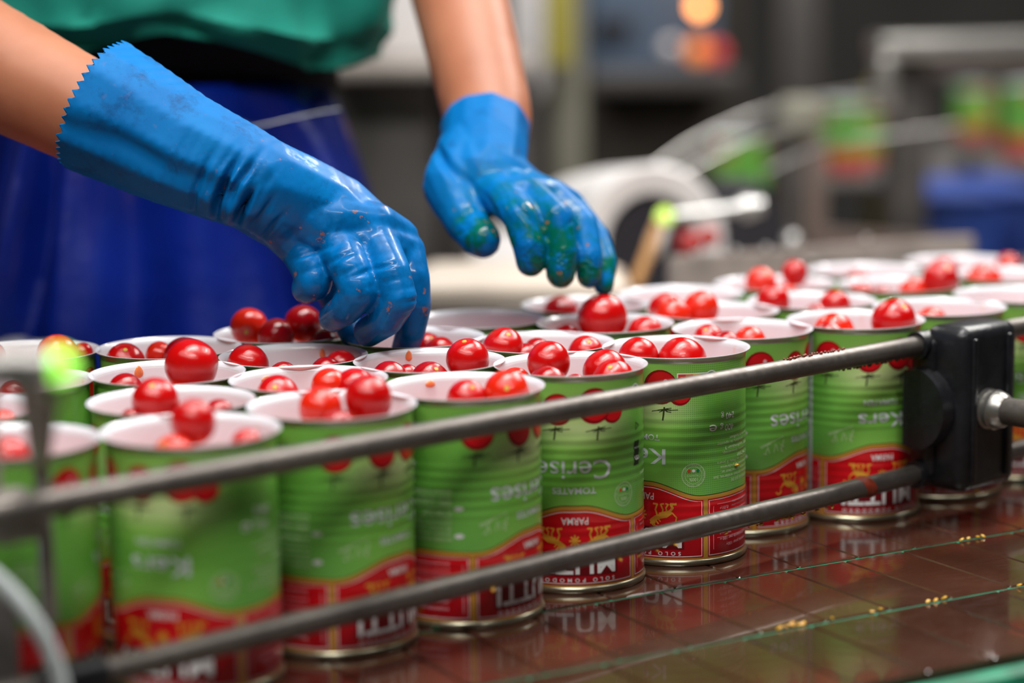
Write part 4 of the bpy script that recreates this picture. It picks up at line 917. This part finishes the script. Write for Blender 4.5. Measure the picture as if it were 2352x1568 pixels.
o = bx('basin', 1075, 575, 1330, 660, 2.32, .25, 'white_plastic', None, .02); tag(o, 'white basin standing behind the cream tray', 'basin')
for k, (u, v, r_, c, lb) in enumerate(((1585, 560, 30, 'tomato_red', 'blurred red tomato before the white tub opening'), (1628, 545, 24, 'tomato_red', 'blurred smaller tomato beside the tub opening'))):
    p = at(u, v, 1.88); bm = bmesh.new(); bmesh.ops.create_uvsphere(bm, u_segments=24, v_segments=16, radius=r_*mpx(p), matrix=Matrix.Translation(p)); tag(obj('cherry_tomato', bm, c), lb, 'tomato')
bn = empty('bench', (.55, 2.1, -.85)); tag(bn, 'low grey steel bench carrying the white tub and cream tray', 'bench'); MB_ = Matrix.Translation(-bn.location)
bm = bmesh.new(); box(bm, (.56, 2.14, -.018), (1.15, .60, .026), None, .004); o = obj('bench_top', bm, 'steel_matt', bn); o.matrix_parent_inverse = MB_
for x_ in (.04, 1.08):
    for y_ in (1.87, 2.38): bm = bmesh.new(); box(bm, (x_, y_, -.44), (.04, .04, .82), None, .003); o = obj('leg', bm, 'steel_matt', bn); o.matrix_parent_inverse = MB_
# far sensor with stick
fs = empty('far_sensor', at(1600, 490, 1.85)); tag(fs, 'steel sensor barrel with a yellow-green light on a tan stick', 'sensor')
L2 = Matrix.Translation(-fs.location)
def fch(o): o.matrix_parent_inverse = L2.copy(); return o
bm = bmesh.new(); tube(bm, [at(1550, 496, 1.85), at(1700, 478, 1.85), at(1702, 478, 1.85), at(1728, 474, 1.85), at(1730, 474, 1.85), at(1752, 471, 1.85)], [.0055, .0055, .0105, .0105, .008, .008], 20); fch(obj('barrel', bm, 'rim_steel', fs))
bm = bmesh.new(); bmesh.ops.create_icosphere(bm, subdivisions=3, radius=.0075, matrix=Matrix.Translation(at(1527, 497, 1.84))); fch(obj('indicator_light', bm, 'led_yellow_green', fs))
fch(rod('stick', at(1514, 515, 1.84), at(1458, 660, 1.80), .0050, 'wood_tan', fs)); bm = bmesh.new(); tube(bm, [at(1524, 505, 1.845), at(1505, 560, 1.835), at(1492, 590, 1.832)], [.007, .0085, .005], 16); fch(obj('stick_sleeve', bm, 'white_plastic', fs))
# dark hood with a distant can above, more distant cans
def far_can(u, v, Y, psi, lab):
    p = at(u, v, Y); e = empty('food_can', (p.x, p.y, p.z), facing(p.x, p.y, 'A', psi)); tag(e, lab, 'can', 'cans on the far conveyor')
    for q in proto[:4]: c = q.copy(); S.collection.objects.link(c); c.parent = e
    return e
hd = empty('motor_hood', at(1720, 560, 2.0)); tag(hd, 'dark tapered motor hood behind the grey side plate', 'hood'); M3 = Matrix.Translation(-hd.location)
bm = bmesh.new(); prf = [(1665, 432), (1760, 432), (1800, 500), (1812, 600), (1620, 600), (1640, 500)]
for Y in (2.0, 2.12):
    bm.faces.new([bm.verts.new(at(u, v, 2.0)+V3((0, Y-2.0, 0))) for u, v in prf])
bm.verts.ensure_lookup_table()
for k in range(6): bm.faces.new((bm.verts[k], bm.verts[(k+1) % 6], bm.verts[6+(k+1) % 6], bm.verts[6+k]))
o = obj('hood_shell', bm, 'dark_rubber', hd); o.matrix_parent_inverse = M3
bm = bmesh.new(); bmesh.ops.create_icosphere(bm, subdivisions=2, radius=.008, matrix=Matrix.Translation(at(1818, 552, 1.99))); o = obj('hood_knob', bm, 'rim_steel', hd); o.matrix_parent_inverse = M3
o = far_can(1700, 490, 3.1, 120, 'blurred green can above the dark motor hood')
far_can(1945, 402, 3.3, 95, 'blurred green and red can beside the yellow post'); far_can(2008, 396, 3.45, 60, 'blurred can half behind the yellow post')
far_can(2362, 366, 3.2, 60, 'blurred can at the frame edge under the steel frame'); far_can(2235, 330, 4.2, 60, 'small blurred can far under the steel frame')
o = bx('far_belt', 1880, 404, 2500, 430, 3.2, .9, 'steel_dark', None, .01); tag(o, 'far conveyor shelf carrying blurred cans', 'shelf'); o.name = 'shelf'
# curved wire guides
for k, (pts, lb) in enumerate((([(1480, 400), (1600, 320), (1750, 255), (1880, 225), (2040, 205)], 'uppermost thin curved wire guide in the background'), ([(1560, 400), (1700, 330), (1820, 290), (1930, 268), (2060, 250)], 'lower thin curved wire guide in the background'), ([(1760, 395), (1860, 350), (1960, 325), (2200, 290)], 'shortest curved wire guide by the yellow post'))):
    bm = bmesh.new(); tube(bm, catmull([at(u, v, 2.1+.1*i) for i, (u, v) in enumerate(pts)], 8), .0022, 8); tag(obj('wire_guide', bm, 'steel', None), lb, 'wire guide', 'curved wire guides')
# posts and frames
o = bx('post', 1808, 318, 1848, 600, 2.35, .06, 'steel_dark'); tag(o, 'narrow dark upright post beside the brownish one', 'post')
o = bx('junction_box', 1800, 228, 1892, 316, 2.33, .07, 'post_beige', None, .01); tag(o, 'beige box on top of the brownish posts', 'box')
o = bx('post', 1850, 322, 1900, 600, 2.34, .06, 'post_brown'); tag(o, 'brownish-grey upright post left of the blurred cans', 'post')
o = bx('post', 2006, 190, 2046, 560, 3.75, .05, 'yellow_plastic'); tag(o, 'yellow upright post beside the thick dark frame leg', 'post')
mf = empty('machine_frame', at(2200, 300, 2.6)); tag(mf, 'large steel machine frame with a thick dark leg', 'machine frame'); M4 = Matrix.Translation(-mf.location)
for a_ in ((2054, 150, 2128, 640, 2.6, .08, 'steel_dark', 'leg'), (2024, 128, 2060, 250, 2.52, .06, 'steel', 'corner_bracket'), (2026, 84, 2600, 128, 2.55, .10, 'steel', 'top_beam'), (2050, 128, 2600, 172, 2.62, .08, 'steel_matt', 'under_beam')):
    o = bx(a_[7], *a_[:7], parent=mf); o.matrix_parent_inverse = M4
o = bx('post', 1262, -200, 1350, 900, 3.0, .12, 'post_beige'); tag(o, 'pale beige square post behind the spread glove', 'post')
o = bx('post', 1255, -150, 1315, 150, 2.9, .03, 'yellow_plastic'); tag(o, 'faded yellow-green strip on the beige post top', 'strip'); o.name = 'warning_strip'
o = bx('column', 1605, -300, 1700, 900, 5.5, .2, 'wall_dark'); tag(o, 'dark column on the back wall', 'column'); o.name = 'pillar'
o = bx('duct', 1795, -300, 1880, 320, 5.0, .15, 'steel_dark'); tag(o, 'grey vertical duct on the back wall', 'duct')
o = bx('white_bin', 850, -160, 1075, 135, 2.7, .3, 'white_plastic', None, .02); tag(o, 'white container behind the bare forearm', 'container'); o.name = 'container'
o = bx('white_panel', 1165, -200, 1250, 230, 3.4, .1, 'white_plastic', None, .02); tag(o, 'white panel between the forearm and the beige post', 'panel'); o.name = 'panel'
tbl = empty('worktable', at(900, 400, 2.6)); tag(tbl, 'grey steel workbench behind the worker', 'workbench'); M5 = Matrix.Translation(-tbl.location)
for a_ in ((735, 145, 1230, 175, 2.4, .8, 'steel_matt', 'worktop'), (760, 175, 1010, 900, 2.5, .5, 'steel_dark', 'cabinet'), (1010, 175, 1240, 900, 2.55, .5, 'steel_dark', 'cabinet')):
    o = bx(a_[7], *a_[:7], parent=tbl); o.matrix_parent_inverse = M5
mc_ = empty('control_machine', at(1480, 80, 3.6)); tag(mc_, 'blue-grey machine with amber signal lamps above the glove', 'machine'); M6 = Matrix.Translation(-mc_.location)
for a_ in ((1355, -200, 1650, 160, 3.7, .6, 'machine_blue', 'housing'), (1352, 165, 1700, 205, 3.6, .7, 'steel_dark', 'shelf'), (1370, 40, 1450, 78, 3.65, .05, 'dark_rubber', 'display'), (1360, 205, 1640, 700, 3.75, .5, 'wall_dark', 'base')):
    o = bx(a_[7], *a_[:7], parent=mc_); o.matrix_parent_inverse = M6
for u, v, r_, m_, nm_ in ((1607, 14, 17, 'lamp_amber', 'signal_lamp'), (1602, 118, 26, 'lamp_orange', 'signal_lamp'), (1645, 122, 24, 'lamp_red', 'signal_lamp'), (1540, 110, 20, 'white_plastic', 'dial')):
    p = at(u, v, 3.6 if m_ != 'lamp_red' else 3.64); bm = bmesh.new(); bmesh.ops.create_uvsphere(bm, u_segments=20, v_segments=12, radius=r_*mpx(p), matrix=Matrix.Translation(p)); o = obj(nm_, bm, m_, mc_); o.matrix_parent_inverse = M6
# blue bins standing in for blue-clad workers at the right edge
for u0, v0, u1, v1, Y, lb in ((2118, 452, 2290, 600, 2.72, 'blurred blue bin standing in for a worker under the steel frame'), (2296, 440, 2420, 600, 2.9, 'blurred blue bin standing in for a worker, cut by the frame edge')):
    e = empty('bin', at((u0+u1)/2, v1, Y)); tag(e, lb, 'bin'); M7 = Matrix.Translation(-e.location)
    o = bx('bin_body', u0, v0+14, u1, v1+300, Y, .3, 'worker_blue', e, .015); o.matrix_parent_inverse = M7
    o = bx('bin_rim', u0-6, v0, u1+6, v0+14, Y-.01, .32, 'worker_blue', e, .004); o.matrix_parent_inverse = M7
o = bx('bottle', 2216, 345, 2248, 404, 3.15, .03, 'dark_rubber', None, .008); tag(o, 'small dark canister standing on the far shelf', 'canister'); o.name = 'canister'
print('verts art', len(art_me.vertices), 'let', len(let_me.vertices), 'plates', cnt)
